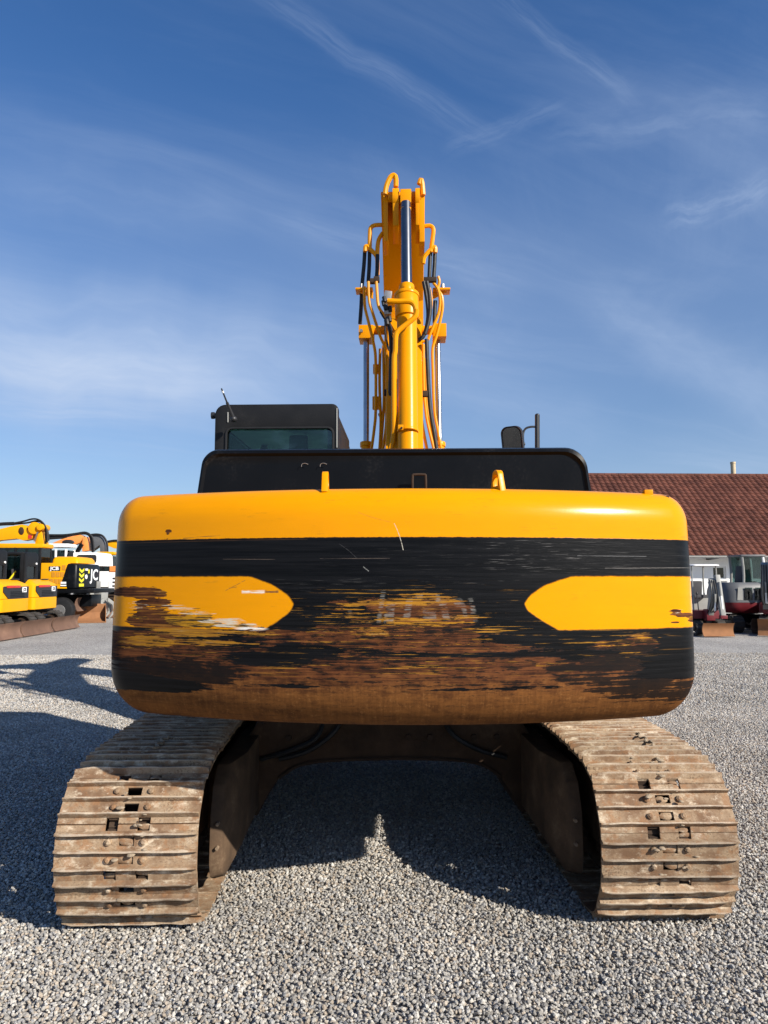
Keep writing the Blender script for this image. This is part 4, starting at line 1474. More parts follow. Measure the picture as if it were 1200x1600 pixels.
tubes('hydraulic_hose', M['rubber'], 0.021, [
    [7.80, (570, 391), (569, 410), (567, 432), (565.5, 450), (564.5, 475), (562.5, 506)],
    [7.78, (577.5, 393), (577, 415), (575.5, 440)],
    [7.72, (589.8, 398), (589.5, 420), (587.5, 442)],
    [7.78, (672.5, 394), (671.5, 415), (670.5, 438)],
    [7.80, (679.5, 395), (679, 412), (677.5, 434)],
    [7.50, (662, 440), (665, 455), (668, 475), (669, 495), (666, 513), (661, 526), (654, 531)],
    [7.42, (667, 440), (671, 460), (672, 485), (669, 505), (664, 522)],
    [7.45, (666.5, 530), (668, 570), (670, 610), (673, 645), (679, 680), (683, 706)],
    [7.25, (603, 480), (606, 500), (610.5, 525), (611, 560), (610, 610), (609.5, 660), (606, 706)],
    [7.70, (680, 470), (679, 490), (679, 505)],
], 8)
tubes('hydraulic_hose', M['rubber'], 0.009, [
    [7.15, (594, 487), (600, 497), (607, 504), (611, 512), (613, 524)],
    [7.15, (602, 505), (602, 520), (606, 540), (608, 548)],
    [7.62, (592, 646), (593, 650), (597, 650)],
    [7.50, (667, 614), (670, 622), (673, 625)],
], 6)
for side_px in ((556, 583, 569), (703, 676, 690)):
    br = MB()
    a_, b_, c_ = PX(side_px[0], 455, 7.75), PX(side_px[1], 455, 7.75), PX(side_px[2], 466, 7.75)
    x0, x1 = sorted((a_.x, b_.x))
    br.box(((x0 + x1) / 2, a_.y, a_.z), (x1 - x0, 0.16, 0.022))
    s_ = 1 if side_px[0] < 600 else -1
    br.prism([(a_.x + s_ * 0.03, a_.z - 0.01), (b_.x, a_.z - 0.01), (b_.x, a_.z - 0.09)], 'y', a_.y - 0.008, a_.y + 0.008)
    ub(br, 'pipe_bracket', M['yellow'], bevel=0.003)
    nb = MB(); q = PX(565 if s_ > 0 else 692, 450, 7.72); nb.cyl(q, q + Vector((0, 0, 0.045)), 0.020, 0.016, 8)
    ub(nb, 'bracket_bolt', M['steel'])
for (x0, x1, y0, y1, Y) in ((600, 607.5, 609, 618, 7.48), (654, 668.5, 611, 620, 7.40), (578, 586, 436, 443, 7.6), (584, 593, 433, 441, 7.5),
                            (662, 682, 434, 441, 7.6), (583, 593, 570, 584, 7.62), (582, 596, 620, 640, 7.65)):
    c0, c1 = PX(x0, y0, Y), PX(x1, y1, Y)
    cm = MB(); cm.box((c0 + c1) / 2, (abs(c1.x - c0.x), 0.06, abs(c0.z - c1.z)))
    dark = not (x0 in (583, 582))
    ub(cm, 'pipe_clamp', M['dark_rust'] if dark else M['yellow'], bevel=0.006)
vb = MB()
c = PX(606, 464, 7.14)
vb.box(c, (0.075, 0.08, 0.10), (0, 0.15, 0)); vb.box(PX(606, 488, 7.12), (0.07, 0.08, 0.06))
valve = ub(vb, 'hose_valve', M['steel'], bevel=0.006)
vf = MB()
for (px_, py_, r_) in ((600, 464, 0.022), (602, 476, 0.026), (609, 479, 0.022), (604, 500, 0.028), (608, 495, 0.024), (598, 470, 0.016)):
    q = PX(px_, py_, 7.08); vf.cyl(q, q + Vector((0.008, -0.01, -0.055)), r_, r_ * 0.85, 8)
vf.build('valve_fitting', M['rubber'], valve, bevel=0.003)

# ------------------------------------------------------------------ building on the right
def roof_material():
    m, g, b = new_mat('clay_roof_tiles')
    o = g.coord()
    x, y, z = g.sep(o)
    cell = g.xyz(g.math('FLOOR', x / 0.29), g.math('FLOOR', z / 0.186), 0.0)
    wn = g.n('ShaderNodeTexWhiteNoise', noise_dimensions='3D')
    g.put(wn.inputs['Vector'], cell)
    r = E(g, wn.outputs['Value'])
    n = g.noise(o, 0.6, 5, 0.6)
    n2 = g.noise(o, 22.0, 3, 0.6)
    c = g.mix(r, (0.078, 0.026, 0.017), (0.140, 0.049, 0.031))
    c = g.mulc(c, g.lin(n, 0.3, 0.7, 0.78, 1.15))
    c = g.mix(g.ss(0.52, 0.72, n2 * 0.6 + n * 0.4) * 0.5, c, (0.04, 0.026, 0.02))
    g.put(b.inputs['Base Color'], c)
    b.inputs['Roughness'].default_value = 0.8
    b.inputs['Specular IOR Level'].default_value = 0.25
    return m


M['tile'] = roof_material()
M['plaster'] = paint('white_plaster', (0.78, 0.78, 0.77), 0.9, 0.05, (0.5, 0.47, 0.42), 0.08, 1.2, 0.1)
M['wood'] = paint('white_fascia', (0.72, 0.72, 0.70), 0.6, 0.06, (0.4, 0.38, 0.34), 0.08, 2.0, 0.05)
M['flue'] = paint('flue_pipe', (0.52, 0.42, 0.27), 0.5, 0.12, (0.3, 0.22, 0.12), 0.15, 3.0, 0.05)
BX0, BX1 = 4.2, 36.0
EY, EZ, RY, RZ = 32.0, 2.70, 37.4, 7.02
bld = empty('house', (18.0, 37.4, GZ))
tag(bld, 'long white rendered building with red-brown tiled roof behind the machines', 'building')
ox, oy = 18.0, 37.4
wb = MB()
wy0, wy1 = 32.95 - oy, 41.85 - oy
wx0, wx1 = BX0 + 0.3 - ox, BX1 - 0.3 - ox
gz = RZ - 0.14
wpoly = [(wy0, 0), (wy1, 0), (wy1, EZ + 0.58), (0.0, gz - 0.05), (wy0, EZ + 0.58)]
# wall front is built in pieces around the window so that the opening is real
WX0, WX1, WZ0, WZ1 = 15.83 - ox, 16.42 - ox, 1.70, 2.25
wb.box(((wx0 + WX0) / 2, wy0 + 0.15, 1.62), (WX0 - wx0, 0.3, 3.24))
wb.box(((wx1 + WX1) / 2, wy0 + 0.15, 1.62), (wx1 - WX1, 0.3, 3.24))
wb.box(((WX0 + WX1) / 2, wy0 + 0.15, WZ0 / 2), (WX1 - WX0, 0.3, WZ0))
wb.box(((WX0 + WX1) / 2, wy0 + 0.15, (WZ1 + 3.24) / 2), (WX1 - WX0, 0.3, 3.24 - WZ1))
wb.box((0, wy1 - 0.15, 1.62), (wx1 - wx0, 0.3, 3.24))
for x in (wx0, wx1 - 0.3):
    wb.prism([(wy0 + 0.302, 0), (wy1 - 0.302, 0), (wy1 - 0.302, EZ + 0.5), (0.0, gz - 0.1), (wy0 + 0.302, EZ + 0.5)], 'x', x, x + 0.3)
wb.build('wall', M['plaster'], bld)
wf = MB()
ring_prism(wf, [(WX0, WZ0), (WX1, WZ0), (WX1, WZ1), (WX0, WZ1)], [(WX0 + 0.05, WZ0 + 0.05), (WX1 - 0.05, WZ0 + 0.05), (WX1 - 0.05, WZ1 - 0.05), (WX0 + 0.05, WZ1 - 0.05)],
           'y', wy0 + 0.12, wy0 + 0.18)
win = wf.build('window', M['white_paint'], bld)
pn_ = MB(); pn_.box(((WX0 + WX1) / 2, wy0 + 0.15, (WZ0 + WZ1) / 2), (WX1 - WX0 - 0.1, 0.01, WZ1 - WZ0 - 0.1))
pn_.build('pane', M['glass_dark'], win)
rm = MB(); rm.box(((WX0 + WX1) / 2, wy0 + 0.6, (WZ0 + WZ1) / 2), (1.4, 0.02, 1.3))  # black sheet behind the pane stands in for the dark room
rm.build('dark_room_sheet', M['black_plastic'], win)
si = MB(); si.box(((WX0 + WX1) / 2, wy0 - 0.06, WZ0 - 0.05), (WX1 - WX0 + 0.2, 0.18, 0.06))
si.build('sill', M['white_paint'], win)
rs = MB()
sl_ = (RZ - EZ) / (RY - EY)
rs.prism([(EY - oy, EZ - 0.10), (EY - oy, EZ - 0.02), (0, RZ - 0.03), (2 * RY - EY - oy, EZ - 0.02), (2 * RY - EY - oy, EZ - 0.10), (0, RZ - 0.16)],
         'x', BX0 - ox, BX1 - ox)
roof = rs.build('roof', M['wood'], bld)
tl_ = MB()
TW, NR = 0.29, 23
slope = math.hypot(RY - EY, RZ - EZ)
RL = slope / NR
dyr, dzr = (RY - EY) / slope, (RZ - EZ) / slope
ny, nz = -dzr, dyr
profx = [(0.0, 0.030), (0.07, 0.052), (0.14, 0.030), (0.19, 0.004), (0.25, 0.004), (0.29, 0.030)]
rt_ = random.Random(8)
for back in (0, 1):
    for r_ in range(NR):
        for c_ in range(int((BX1 - BX0) / TW)):
            if back and c_ % 1: continue
            x0 = BX0 + c_ * TW - ox
            s0, s1 = r_ * RL - 0.03, (r_ + 1) * RL + 0.02
            l0 = 0.045 + rt_.uniform(-0.004, 0.006); l1 = 0.012
            lo, hi, un = [], [], []
            sg_ = -1 if back else 1
            for (px_, h) in profx:
                def P(s, hh):
                    yy = (EY - oy) + dyr * s + ny * hh
                    return (x0 + px_, yy if not back else -yy, EZ + dzr * s + nz * hh)
                lo.append(P(s0, h + l0)); hi.append(P(s1, h + l1)); un.append(P(s0, h + l0 - 0.028))
            a = tl_.verts(lo); b_ = tl_.verts(hi); u_ = tl_.verts(un)
            for i in range(5):
                tl_.bm.faces.new((a[i], a[i + 1], b_[i + 1], b_[i]))
                tl_.bm.faces.new((u_[i], u_[i + 1], a[i + 1], a[i]))
me = bpy.data.meshes.new('roof_tile')
bmesh.ops.recalc_face_normals(tl_.bm, faces=tl_.bm.faces)
tl_.bm.to_mesh(me); tl_.bm.free(); me.materials.append(M['tile'])
tag(link('roof_tile', me, bld), kind='stuff')
rg = MB()
for c_ in range(int((BX1 - BX0) / 0.36)):
    x0 = BX0 + c_ * 0.36 - ox
    rg.cyl((x0, 0, RZ + 0.00), (x0 + 0.38, 0, RZ + 0.012), 0.115, 0.10, 10)
tag(rg.build('ridge_tile', M['tile'], bld), kind='stuff')
gt = MB(); gt.cyl((BX0 - ox, EY - oy - 0.06, EZ - 0.03), (BX1 - ox, EY - oy - 0.06, EZ - 0.03), 0.042, n=10)
gt.build('gutter', M['grey_paint'], bld)
x = 14.2
while x < 24:
    bk = MB(); bk.prism([(EY - oy + 0.12, EZ - 0.11), (wy0, EZ + 0.35), (wy0, EZ - 0.15)], 'x', x - ox - 0.10, x - ox + 0.10)
    bk.build('rafter_end', M['black_paint'], bld)
    x += 1.42
fp = MB()
fp.cyl((19.75 - ox, 1.0, 5.9), (19.75 - ox, 1.0, 7.86), 0.125, n=20); fp.cyl((19.75 - ox, 1.0, 7.80), (19.75 - ox, 1.0, 7.90), 0.14, n=20)
fp.build('flue_pipe', M['flue'], bld)


# ------------------------------------------------------------------ background machines
def stadium(y0, y1, z0, r, n=10):
    """Outline in (y, z) of a track: straight bottom, round ends of radius r."""
    return arc(y0 + r, z0 + r, r, 270, 90, n) + arc(y1 - r, z0 + r, r, 90, -90, n)


def rubber_track(parent, x, w, y0, y1, h, mat, steel=False):
    t = empty('track', (x, 0, 0), 0, parent)
    r = h / 2
    band = MB()
    o = stadium(y0, y1, 0.0, r); i_ = stadium(y0 + 0.05, y1 - 0.05, 0.05, r - 0.05)
    ring_prism(band, o, i_, 'x', -w / 2, w / 2)
    band.build('track_belt', mat, t)
    lg_ = MB()
    P_ = np.array(o + o[:1]); sg_ = np.hypot(*np.diff(P_, axis=0).T); ts = np.concatenate([[0], np.cumsum(sg_)])
    n = int(ts[-1] / 0.12)
    for k in range(n):
        s = ts[-1] * k / n
        q = np.array([np.interp(s, ts, P_[:, 0]), np.interp(s, ts, P_[:, 1])])
        q2 = np.array([np.interp(s + 0.02, ts, P_[:, 0]), np.interp(s + 0.02, ts, P_[:, 1])])
        a = math.atan2(q2[1] - q[1], q2[0] - q[0])
        lg_.box((0, q[0], q[1]), (w * 0.96, 0.05, 0.045), (a, 0, 0))
    tag(lg_.build('track_lug', mat, t), kind='stuff')
    for yy, rr in ((y0 + r, r - 0.09), (y1 - r, r - 0.09)):
        wh = MB(); wh.cyl((-w * 0.3, yy, r), (w * 0.3, yy, r), rr, n=18); wh.cyl((-w * 0.42, yy, r), (w * 0.42, yy, r), rr * 0.4, n=12)
        wh.build('track_wheel', M['dark_rust'], t)
    fr = MB(); fr.box((0, (y0 + y1) / 2, r), (w * 0.62, (y1 - y0) - 2 * r - 0.1, h * 0.42)); fr.build('track_frame', M['black_paint'], t, bevel=0.01)
    return t


def blade(parent, y, w, z0, h, mat, face=-1):
    """Dozer blade, concave towards face direction along y."""
    mb = MB()
    n = 7; pr = []
    for i in range(n + 1):
        t = i / n
        pr.append((y + face * (0.10 * (2 * t - 1) ** 2), z0 + h * t))
    bk = [(p[0] - face * 0.035, p[1]) for p in pr][::-1]
    mb.prism(pr + bk, 'x', -w / 2, w / 2)
    o = mb.build('dozer_blade', mat, parent)
    am = MB()
    for s in (-0.28, 0.28):
        am.box((s * w, y - face * 0.4, z0 + h * 0.4), (0.08, 0.75, 0.10))
    am.build('blade_arm', M['black_paint'], o)
    return o


def rplan(hw, y0, y1, rc, n=6):
    return rrect(-hw, y0, hw, y1, (rc, rc, 0.06, 0.06), n)


def side_text(body, size, mat, parent, lx, ly, z, **kw):
    """Lettering on a side wall that faces local -x, reading towards -y."""
    R3 = Matrix(((0, 0, -1), (-1, 0, 0), (0, 1, 0)))
    return lettering(body, size, mat, parent, (lx, ly, z), R3.to_euler(), **kw)


def rear_text(body, size, mat, parent, x, y, z, **kw):
    """Lettering that faces local -y, reading towards +x."""
    return lettering(body, size, mat, parent, (x, y, z), (math.pi / 2, 0, 0), **kw)


def mini_with_cab():
    t = empty('mini_excavator', (0, 0, GZ))
    for s in (-1, 1):
        rubber_track(t, s * 0.78, 0.42, -1.30, 1.35, 0.60, M['hose_track'])
    ch = MB(); ch.box((0, 0, 0.42), (1.2, 1.3, 0.28)); ch.cyl((0, 0, 0.5), (0, 0, 0.68), 0.45, n=24)
    ch.build('chassis', M['black_paint'], t, bevel=0.02)
    blade(t, -1.72, 2.08, 0.02, 0.44, M['rust'])
    sk = MB()
    sk.loft([[(x, y, z) for x, y in rplan(0.93 - i, -1.05 + i, 0.9, 0.13)] for z, i in ((0.69, 0.03), (0.71, 0.0), (1.07, 0.0), (1.085, 0.012))])
    sk.build('counterweight', M['sun_yellow'], t)
    mdl = MB()
    mdl.loft([[(x, y, z) for x, y in rplan(0.90 - i, -1.02 + i, 0.85, 0.12)] for z, i in ((1.087, 0.02), (1.10, 0.0), (1.50, 0.0), (1.53, 0.02), (1.66, 0.24), (1.68, 0.30))])
    hd_ = mdl.build('engine_hood', M['sun_yellow'], t)
    gp_ = MB()
    gp_.prism([(-0.46, 1.09), (0.86, 1.09), (0.86, 1.46), (0.36, 1.46), (0.28, 1.42), (0.20, 1.47), (-0.76, 1.47), (-0.80, 1.44), (-0.80, 1.30)], 'y', -1.045, -1.022)
    pan = gp_.build('grille_panel', M['black_plastic'], t)
    for k in range(4):
        v_ = MB(); v_.box((0.1, -1.05, 1.15 + 0.05 * k), (0.9, 0.015, 0.02)); v_.build('grille_slat', M['black_paint'], pan)
    tl2 = MB(); tl2.box((-0.18, -1.052, 1.455), (0.86, 0.03, 0.075)); tl2.build('tail_light', M['red_lens'], t, bevel=0.012)
    wp = MB(); wp.box((0.54, -1.052, 1.36), (0.28, 0.012, 0.16)); wpo = wp.build('name_plate', M['white_print'], t)
    rear_text('JCB', 0.13, M['black_plastic'], wpo, 0.54, -1.062, 1.36, bold=0.004, sx=0.9)
    hs = MB(); hs.box((0.42, -0.72, 1.655), (0.5, 0.22, 0.03), (-0.3, 0, 0)); hs.build('hood_vent', M['black_plastic'], hd_, bevel=0.008)
    # cab on the left half, open door side towards -x
    cb_ = empty('cab', (0, 0, 0), 0, t)
    rp = MB()
    ring_prism(rp, rrect(-0.90, 1.05, 0.08, 2.57, (0.02, 0.02, 0.16, 0.16), 6), rrect(-0.74, 1.72, -0.10, 2.10, 0.05, 6), 'y', -0.70, -0.62)
    rp.build('rear_panel', M['cab_black'], cb_, bevel=0.02)
    rw_ = MB(); rw_.box((-0.42, -0.66, 1.91), (0.68, 0.008, 0.42)); rw_.build('rear_window', M['glass_dark'], cb_)
    rr_2 = MB(); rr_2.box((-0.41, 0.15, 2.52), (0.94, 1.60, 0.10)); rr_2.build('cab_roof', M['cab_black'], cb_, bevel=0.04)
    for x_ in (-0.86, 0.05):
        for y_ in (-0.58, 0.90):
            p_ = MB(); p_.box((x_, y_, 1.76), (0.09, 0.10, 1.46)); p_.build('cab_post', M['cab_black'], cb_, bevel=0.015)
    sw_ = MB(); sw_.box((0.06, 0.15, 1.85), (0.008, 1.40, 1.2)); sw_.build('side_window', M['glass_dark'], cb_)
    fw = MB(); fw.box((-0.41, 0.93, 1.85), (0.85, 0.008, 1.2)); fw.build('windscreen', M['glass_dark'], cb_)
    dw = MB(); dw.box((-0.87, 0.40, 1.80), (0.008, 0.85, 1.3)); dw.build('door_window', M['glass_dark'], cb_)
    st_ = MB(); st_.box((-0.40, 0.05, 1.35), (0.5, 0.5, 0.14)); st_.box((-0.40, -0.22, 1.72), (0.46, 0.12, 0.62), (-0.15, 0, 0))
    st_.build('driver_seat', M['seat'], cb_, bevel=0.04)
    sb = MB(); sb.tube([(-0.62, -0.28, 1.95), (-0.66, -0.05, 1.6), (-0.60, 0.18, 1.42)], 0.03, 6, 3); sb.build('seat_belt', M['lemon_print'], cb_)
    fl_ = MB(); fl_.box((-0.41, 0.15, 1.10), (0.92, 1.5, 0.06)); fl_.build('cab_floor', M['black_paint'], cb_)
    for z_ in (2.20,):
        lm = MB(); lm.cyl((-0.12, -0.71, z_), (-0.12, -0.74, z_), 0.035, n=10); lm.build('work_lamp', M['white_print'], cb_)
    bm_ = MB()
    bm_.prism([(0.85, 0.75), (1.05, 0.75), (1.25, 1.75), (1.9, 2.15), (1.88, 2.32), (1.05, 1.92), (0.85, 1.2)], 'x', 0.12, 0.32)
    bm_.build('boom', M['sun_yellow'], t, bevel=0.01)
    am_ = MB(); am_.prism([(1.80, 2.30), (1.98, 2.34), (2.25, 1.2), (2.1, 1.15)], 'x', 0.14, 0.30); am_.build('arm', M['sun_yellow'], t, bevel=0.01)
    bu = MB(); bu.prism([(2.02, 1.2), (2.3, 1.2), (2.35, 0.8), (2.1, 0.6), (1.75, 0.75), (1.8, 0.95)], 'x', -0.1, 0.54); bu.build('bucket', M['rust'], t, bevel=0.01)
    return t


MX = -11.62
mini_spots = [(20.95, 'yellow compact excavator with black cab cut off by the left edge of the photo'),
              (23.12, 'yellow compact excavator with black cab, second from the left edge'),
              (25.32, 'yellow compact excavator with black cab, rightmost of the row, beside the large yellow wheeled machine')]
mini0 = mini_with_cab()
for k, (yy, lab) in enumerate(mini_spots):
    o = mini0 if k == 0 else copy_tree(mini0)
    o.location = (MX, yy, GZ); o.rotation_euler = (0, 0, math.pi / 2)
    tag(o, lab, 'compact excavator', 'compact yellow excavators parked in a row')


# -- full-size excavators further back, heading -X, left side towards the camera
def poly_at(pts, Y, Xc):
    out = []
    for px_, py_ in pts:
        v = at(px_, py_, Y)
        out.append((Xc - v.x, v.z - GZ))
    return out


def far_excavator(label, Xc, Yc, body, hood_mat, cwt, cab_mat, boom_mat, cab_y, wheels=False, hood_box=None, cab_top=3.05, cw_z=(1.32, 2.28), cw_y=-2.3, cwf=-1.3, rc=0.34, wheel_y=(-1.0, 1.3), base_mat=None):
    t = empty('excavator', (Xc, Yc, GZ), math.pi / 2)
    tag(t, label, 'excavator')
    if wheels:
        for y_ in wheel_y:
            for s in (-1, 1):
                wh = MB()
                wh.loft([[(s * (0.85 + dx_), y_ + r_ * math.cos(2 * math.pi * i / 28), 0.50 + r_ * math.sin(2 * math.pi * i / 28)) for i in range(28)]
                         for dx_, r_ in ((0, 0.30), (0.02, 0.46), (0.10, 0.50), (0.32, 0.50), (0.40, 0.46), (0.42, 0.30))])
                wo = wh.build('wheel', M['rubber'], t)
                rm_ = MB(); rm_.cyl((s * 1.20, y_, 0.5), (s * 1.285, y_, 0.5), 0.27, 0.22, 20); rm_.build('rim', M['steel'], wo)
        ax = MB(); ax.box((0, 0.15, 0.85), (1.1, 3.4, 0.45)); ax.build('chassis', M['black_paint'], t, bevel=0.03)
    else:
        for s in (-1, 1):
            rubber_track(t, s * 1.0, 0.5, -1.8, 2.1, 0.85, M['dark_rust'])
        ax = MB(); ax.box((0, 0.1, 0.62), (1.5, 1.8, 0.4)); ax.build('chassis', M['dark_rust'], t, bevel=0.03)
    tt = MB(); tt.cyl((0, 0.1, 0.8), (0, 0.1, 1.16), 0.6, n=28); tt.build('turntable', M['black_paint'], t)
    pf = MB(); pf.box((0, -0.1, 1.24), (2.36, 3.5, 0.16)); pf.build('platform', M['black_paint'], t, bevel=0.02)
    cwb_ = MB()
    cwb_.loft([[(x, y, z) for x, y in rrect(-1.25 + i, cw_y + i, 1.25 - i, cwf, (rc, rc, 0.02, 0.02), 7)]
               for z, i in ((cw_z[0], 0.05), (cw_z[0] + 0.05, 0.0), (cw_z[1] - 0.09, 0.0), (cw_z[1] - 0.02, 0.03), (cw_z[1], 0.08))])
    cwo = cwb_.build('counterweight', cwt, t)
    sp_ = MB()
    y0 = cab_y[0] - 0.03
    sp_.prism([(cwf + 0.005, 1.33), (y0, 1.33), (y0, cw_z[1] + 0.02), (cwf + 0.005, cw_z[1] + 0.02)], 'x', -1.25, -0.3)
    sp_.prism([(cwf + 0.005, 1.33), (1.3, 1.33), (1.3, 2.0), (cwf + 0.005, cw_z[1])], 'x', 0.5, 1.25)
    side = sp_.build('side_panel', body, t, bevel=0.02)
    hb_ = hood_box or (-2.0, -0.75, 2.30, 2.56)
    hh = MB()
    hh.loft([[(x, y, z) for x, y in rrect(-0.95 + i, hb_[0] + i, 0.95 - i, hb_[1] - i * 0.5, 0.12, 4)]
             for z, i in ((hb_[2], 0.0), (hb_[3] - 0.12, 0.03), (hb_[3] - 0.03, 0.10), (hb_[3], 0.25))])
    hh.build('engine_hood', hood_mat, t)
    cbx = empty('cab', (0, 0, 0), 0, t)
    c0, c1 = cab_y
    rf_ = MB(); rf_.prism(rrect(c0 - 0.06, cab_top - 0.17, c1 + 0.05, cab_top, 0.06, 4), 'x', -1.24, -0.22); rf_.build('cab_roof', cab_mat, cbx, bevel=0.03)
    lw = MB(); lw.box((-0.73, (c0 + c1) / 2, 1.68), (1.0, c1 - c0, 0.72)); lw.build('cab_base', base_mat or cab_mat, cbx, bevel=0.03)
    for x_ in (-1.20, -0.26):
        for y_ in (c0 + 0.05, (c0 + c1) / 2 + 0.1, c1 - 0.05):
            p_ = MB(); p_.box((x_, y_, 2.45), (0.07, 0.09, cab_top - 2.12)); p_.build('cab_post', M['cab_black'] if cab_mat is not M['white_paint'] else cab_mat, cbx, bevel=0.01)
    for x_ in (-1.20, -0.26):
        sw2 = MB(); sw2.box((x_, (c0 + c1) / 2, 2.45), (0.01, c1 - c0 - 0.1, cab_top - 2.2)); sw2.build('side_window', M['glass_dark'], cbx)
    for y_ in (c0 + 0.03, c1 - 0.03):
        sw2 = MB(); sw2.box((-0.73, y_, 2.45), (0.86, 0.01, cab_top - 2.2)); sw2.build('cab_window', M['glass_dark'], cbx)
    st_ = MB(); st_.box((-0.73, (c0 + c1) / 2 - 0.2, 2.25), (0.48, 0.14, 0.7), (-0.15, 0, 0)); st_.box((-0.73, (c0 + c1) / 2, 2.05), (0.5, 0.5, 0.14))
    st_.build('driver_seat', M['seat'], cbx, bevel=0.03)
    return t, cwo, side


def far_boom(t, name, mat, pts, Y, Xc, Yc, w):
    mb = MB(); lx = Y - Yc
    mb.prism(poly_at(pts, Y, Xc), 'x', lx - w / 2, lx + w / 2)
    return mb.build(name, mat, t, bevel=0.012)


def far_tube(t, name, mat, r, pts, Y, Xc, Yc, off=0.0):
    mb = MB(); lx = Y - Yc + off
    mb.tube([(lx, a, b) for a, b in poly_at(pts, Y, Xc)], r, 6, 4)
    return mb.build(name, mat, t)


# the large yellow and black wheeled machine
Xc, Yc = -12.02, 29.75
t, cwo, side = far_excavator('large yellow wheeled excavator with black counterweight, chevrons and white JC letters', Xc, Yc, M['sun_yellow'], M['sun_yellow'],
                             M['black_paint'], M['sun_yellow'], M['sun_yellow'], (0.16, 1.90), True, (-1.15, -0.12, 2.30, 2.56), 3.04, (1.32, 2.28), -1.25, -0.86, 0.16,
                             (-0.62, 1.5), M['black_paint'])
wedge = MB(); wedge.prism([(-0.865, 1.40), (-0.62, 1.40), (-0.865, 2.24)], 'x', -1.262, -1.252); wedge.build('black_corner', M['black_paint'], side)
lt = MB(); lt.prism(rrect(-0.60, 2.00, -0.17, 2.17, 0.01, 2), 'x', -1.262, -1.252); lto = lt.build('name_plate', M['black_plastic'], side)
side_text('JCB', 0.175, M['white_print'], lto, -1.266, -0.385, 2.085, bold=0.006, sx=1.2)
for r_, (z0, n_) in enumerate(((2.02, 1), (1.76, 3), (1.50, 3))):
    for k in range(n_):
        gq = MB()
        yb = -0.80 + r_ * 0.055 + k * 0.165
        gq.box((-1.256, yb + 0.07, z0 + 0.10), (0.012, 0.135, 0.19)); gq.build('vent_mesh', M['grille_orange'], side)
# chevrons, stickers and the white letters on the rear of the counterweight
ry_ = -1.258
for k in range(3):
    cv = MB(); z0 = 2.02 - k * 0.185
    cv.prism([(-1.08, z0 + 0.09), (-0.84, z0), (-0.60, z0 + 0.09), (-0.60, z0 - 0.01), (-0.84, z0 - 0.10), (-1.08, z0 - 0.01)], 'y', ry_, ry_ + 0.02)
    cv.build('chevron', M['lemon_print'], cwo)
def decal(mat, x, z, w, h):
    sq = MB(); sq.box((x, ry_ + 0.004, z), (w, 0.012, h)); sq.build('sticker', mat, cwo)
decal(M['lemon_print'], -0.83, 1.46, 0.46, 0.11)
decal(M['white_print'], -0.34, 2.06, 0.26, 0.08)
decal(M['lemon_print'], -0.10, 1.99, 0.13, 0.15)
sq = MB(); sq.prism([(-0.36 + 0.13 * math.cos(t), 1.78 + 0.09 * math.sin(t)) for t in [2 * math.pi * i / 20 for i in range(20)]], 'y', ry_, ry_ + 0.012)
sq.build('sticker', M['white_print'], cwo)
sq = MB(); sq.box((-1.262, -0.74, 1.55), (0.010, 0.20, 0.075)); sq.build('sticker', M['white_print'], side)
sq = MB(); sq.box((-1.262, -0.74, 1.45), (0.010, 0.22, 0.045)); sq.build('sticker', M['white_print'], side)
rear_text('JC', 0.60, M['white_print'], cwo, 0.50, ry_ - 0.002, 1.84, bold=0.014, sx=1.42)
tlb = MB(); tlb.box((1.0, -1.26, 1.45), (0.4, 0.05, 0.3)); tlb.build('tail_lamp', M['grey_paint'], cwo, bevel=0.01)
bl2 = blade(t, -1.10, 1.9, 0.46, 0.52, M['rust'])
fa = MB(); fa.tube([(-0.4, -0.4, 0.9), (-0.4, -1.0, 0.8)], 0.06, 8, 1); fa.build('blade_arm', M['black_paint'], bl2)
far_boom(t, 'boom', M['sun_yellow'], [(-30, 843), (0, 828), (20, 823), (38, 820), (44, 822), (45, 828), (56, 830), (56, 836), (52, 843), (40, 845), (30, 842), (0, 845), (-30, 852)], 30.0, Xc, Yc, 0.42)
far_boom(t, 'boom_foot', M['sun_yellow'], [(52, 818), (62, 817), (67, 822), (70, 838), (73, 854), (60, 856), (58, 840), (60, 826)], 30.05, Xc, Yc, 0.50)
kn = MB(); q = at(53, 825, 29.70); kn.cyl((29.70 - Yc, Xc - q.x, q.z - GZ), (30.3 - Yc, Xc - q.x, q.z - GZ), 0.24, n=22); q2 = at(63, 823.5, 29.65)
kn.build('pivot', M['sun_yellow'], t, bevel=0.02)
kn = MB(); kn.cyl((29.60 - Yc, Xc - q2.x, q2.z - GZ), (30.3 - Yc, Xc - q2.x, q2.z - GZ), 0.13, n=18); kn.build('pivot', M['sun_yellow'], t, bevel=0.01)
far_tube(t, 'cylinder_rod', M['chrome'], 0.045, [(59, 831), (54, 846)], 29.72, Xc, Yc)
far_tube(t, 'arm_cylinder', M['rubber'], 0.07, [(-20, 822), (0, 819), (22, 818)], 29.9, Xc, Yc)
for k, pts_ in enumerate(([(18, 818), (35, 815), (50, 811), (60, 812), (68, 818), (73, 828), (74, 848)], [(22, 819), (42, 817), (58, 814), (66, 818), (71, 828), (71.5, 850)],
                          [(50, 816), (62, 815), (70, 822), (75, 832), (76, 845)])):
    far_tube(t, 'hydraulic_hose', M['rubber'], 0.035, pts_, 29.75 + 0.08 * k, Xc, Yc)
dd = MB(); q = at(33.5, 830, 29.78); dd.blob((29.78 - Yc, Xc - q.x, q.z - GZ), (0.03, 0.11, 0.14), 2, 4, 0.4); dd.build('oil_stain', M['dark_rust'], t)
bx_ = MB(); q = at(47, 838.5, 29.78); bx_.box((29.78 - Yc, Xc - q.x, q.z - GZ), (0.02, 0.14, 0.15)); bx_.build('warning_mark', M['red_lens'], t)

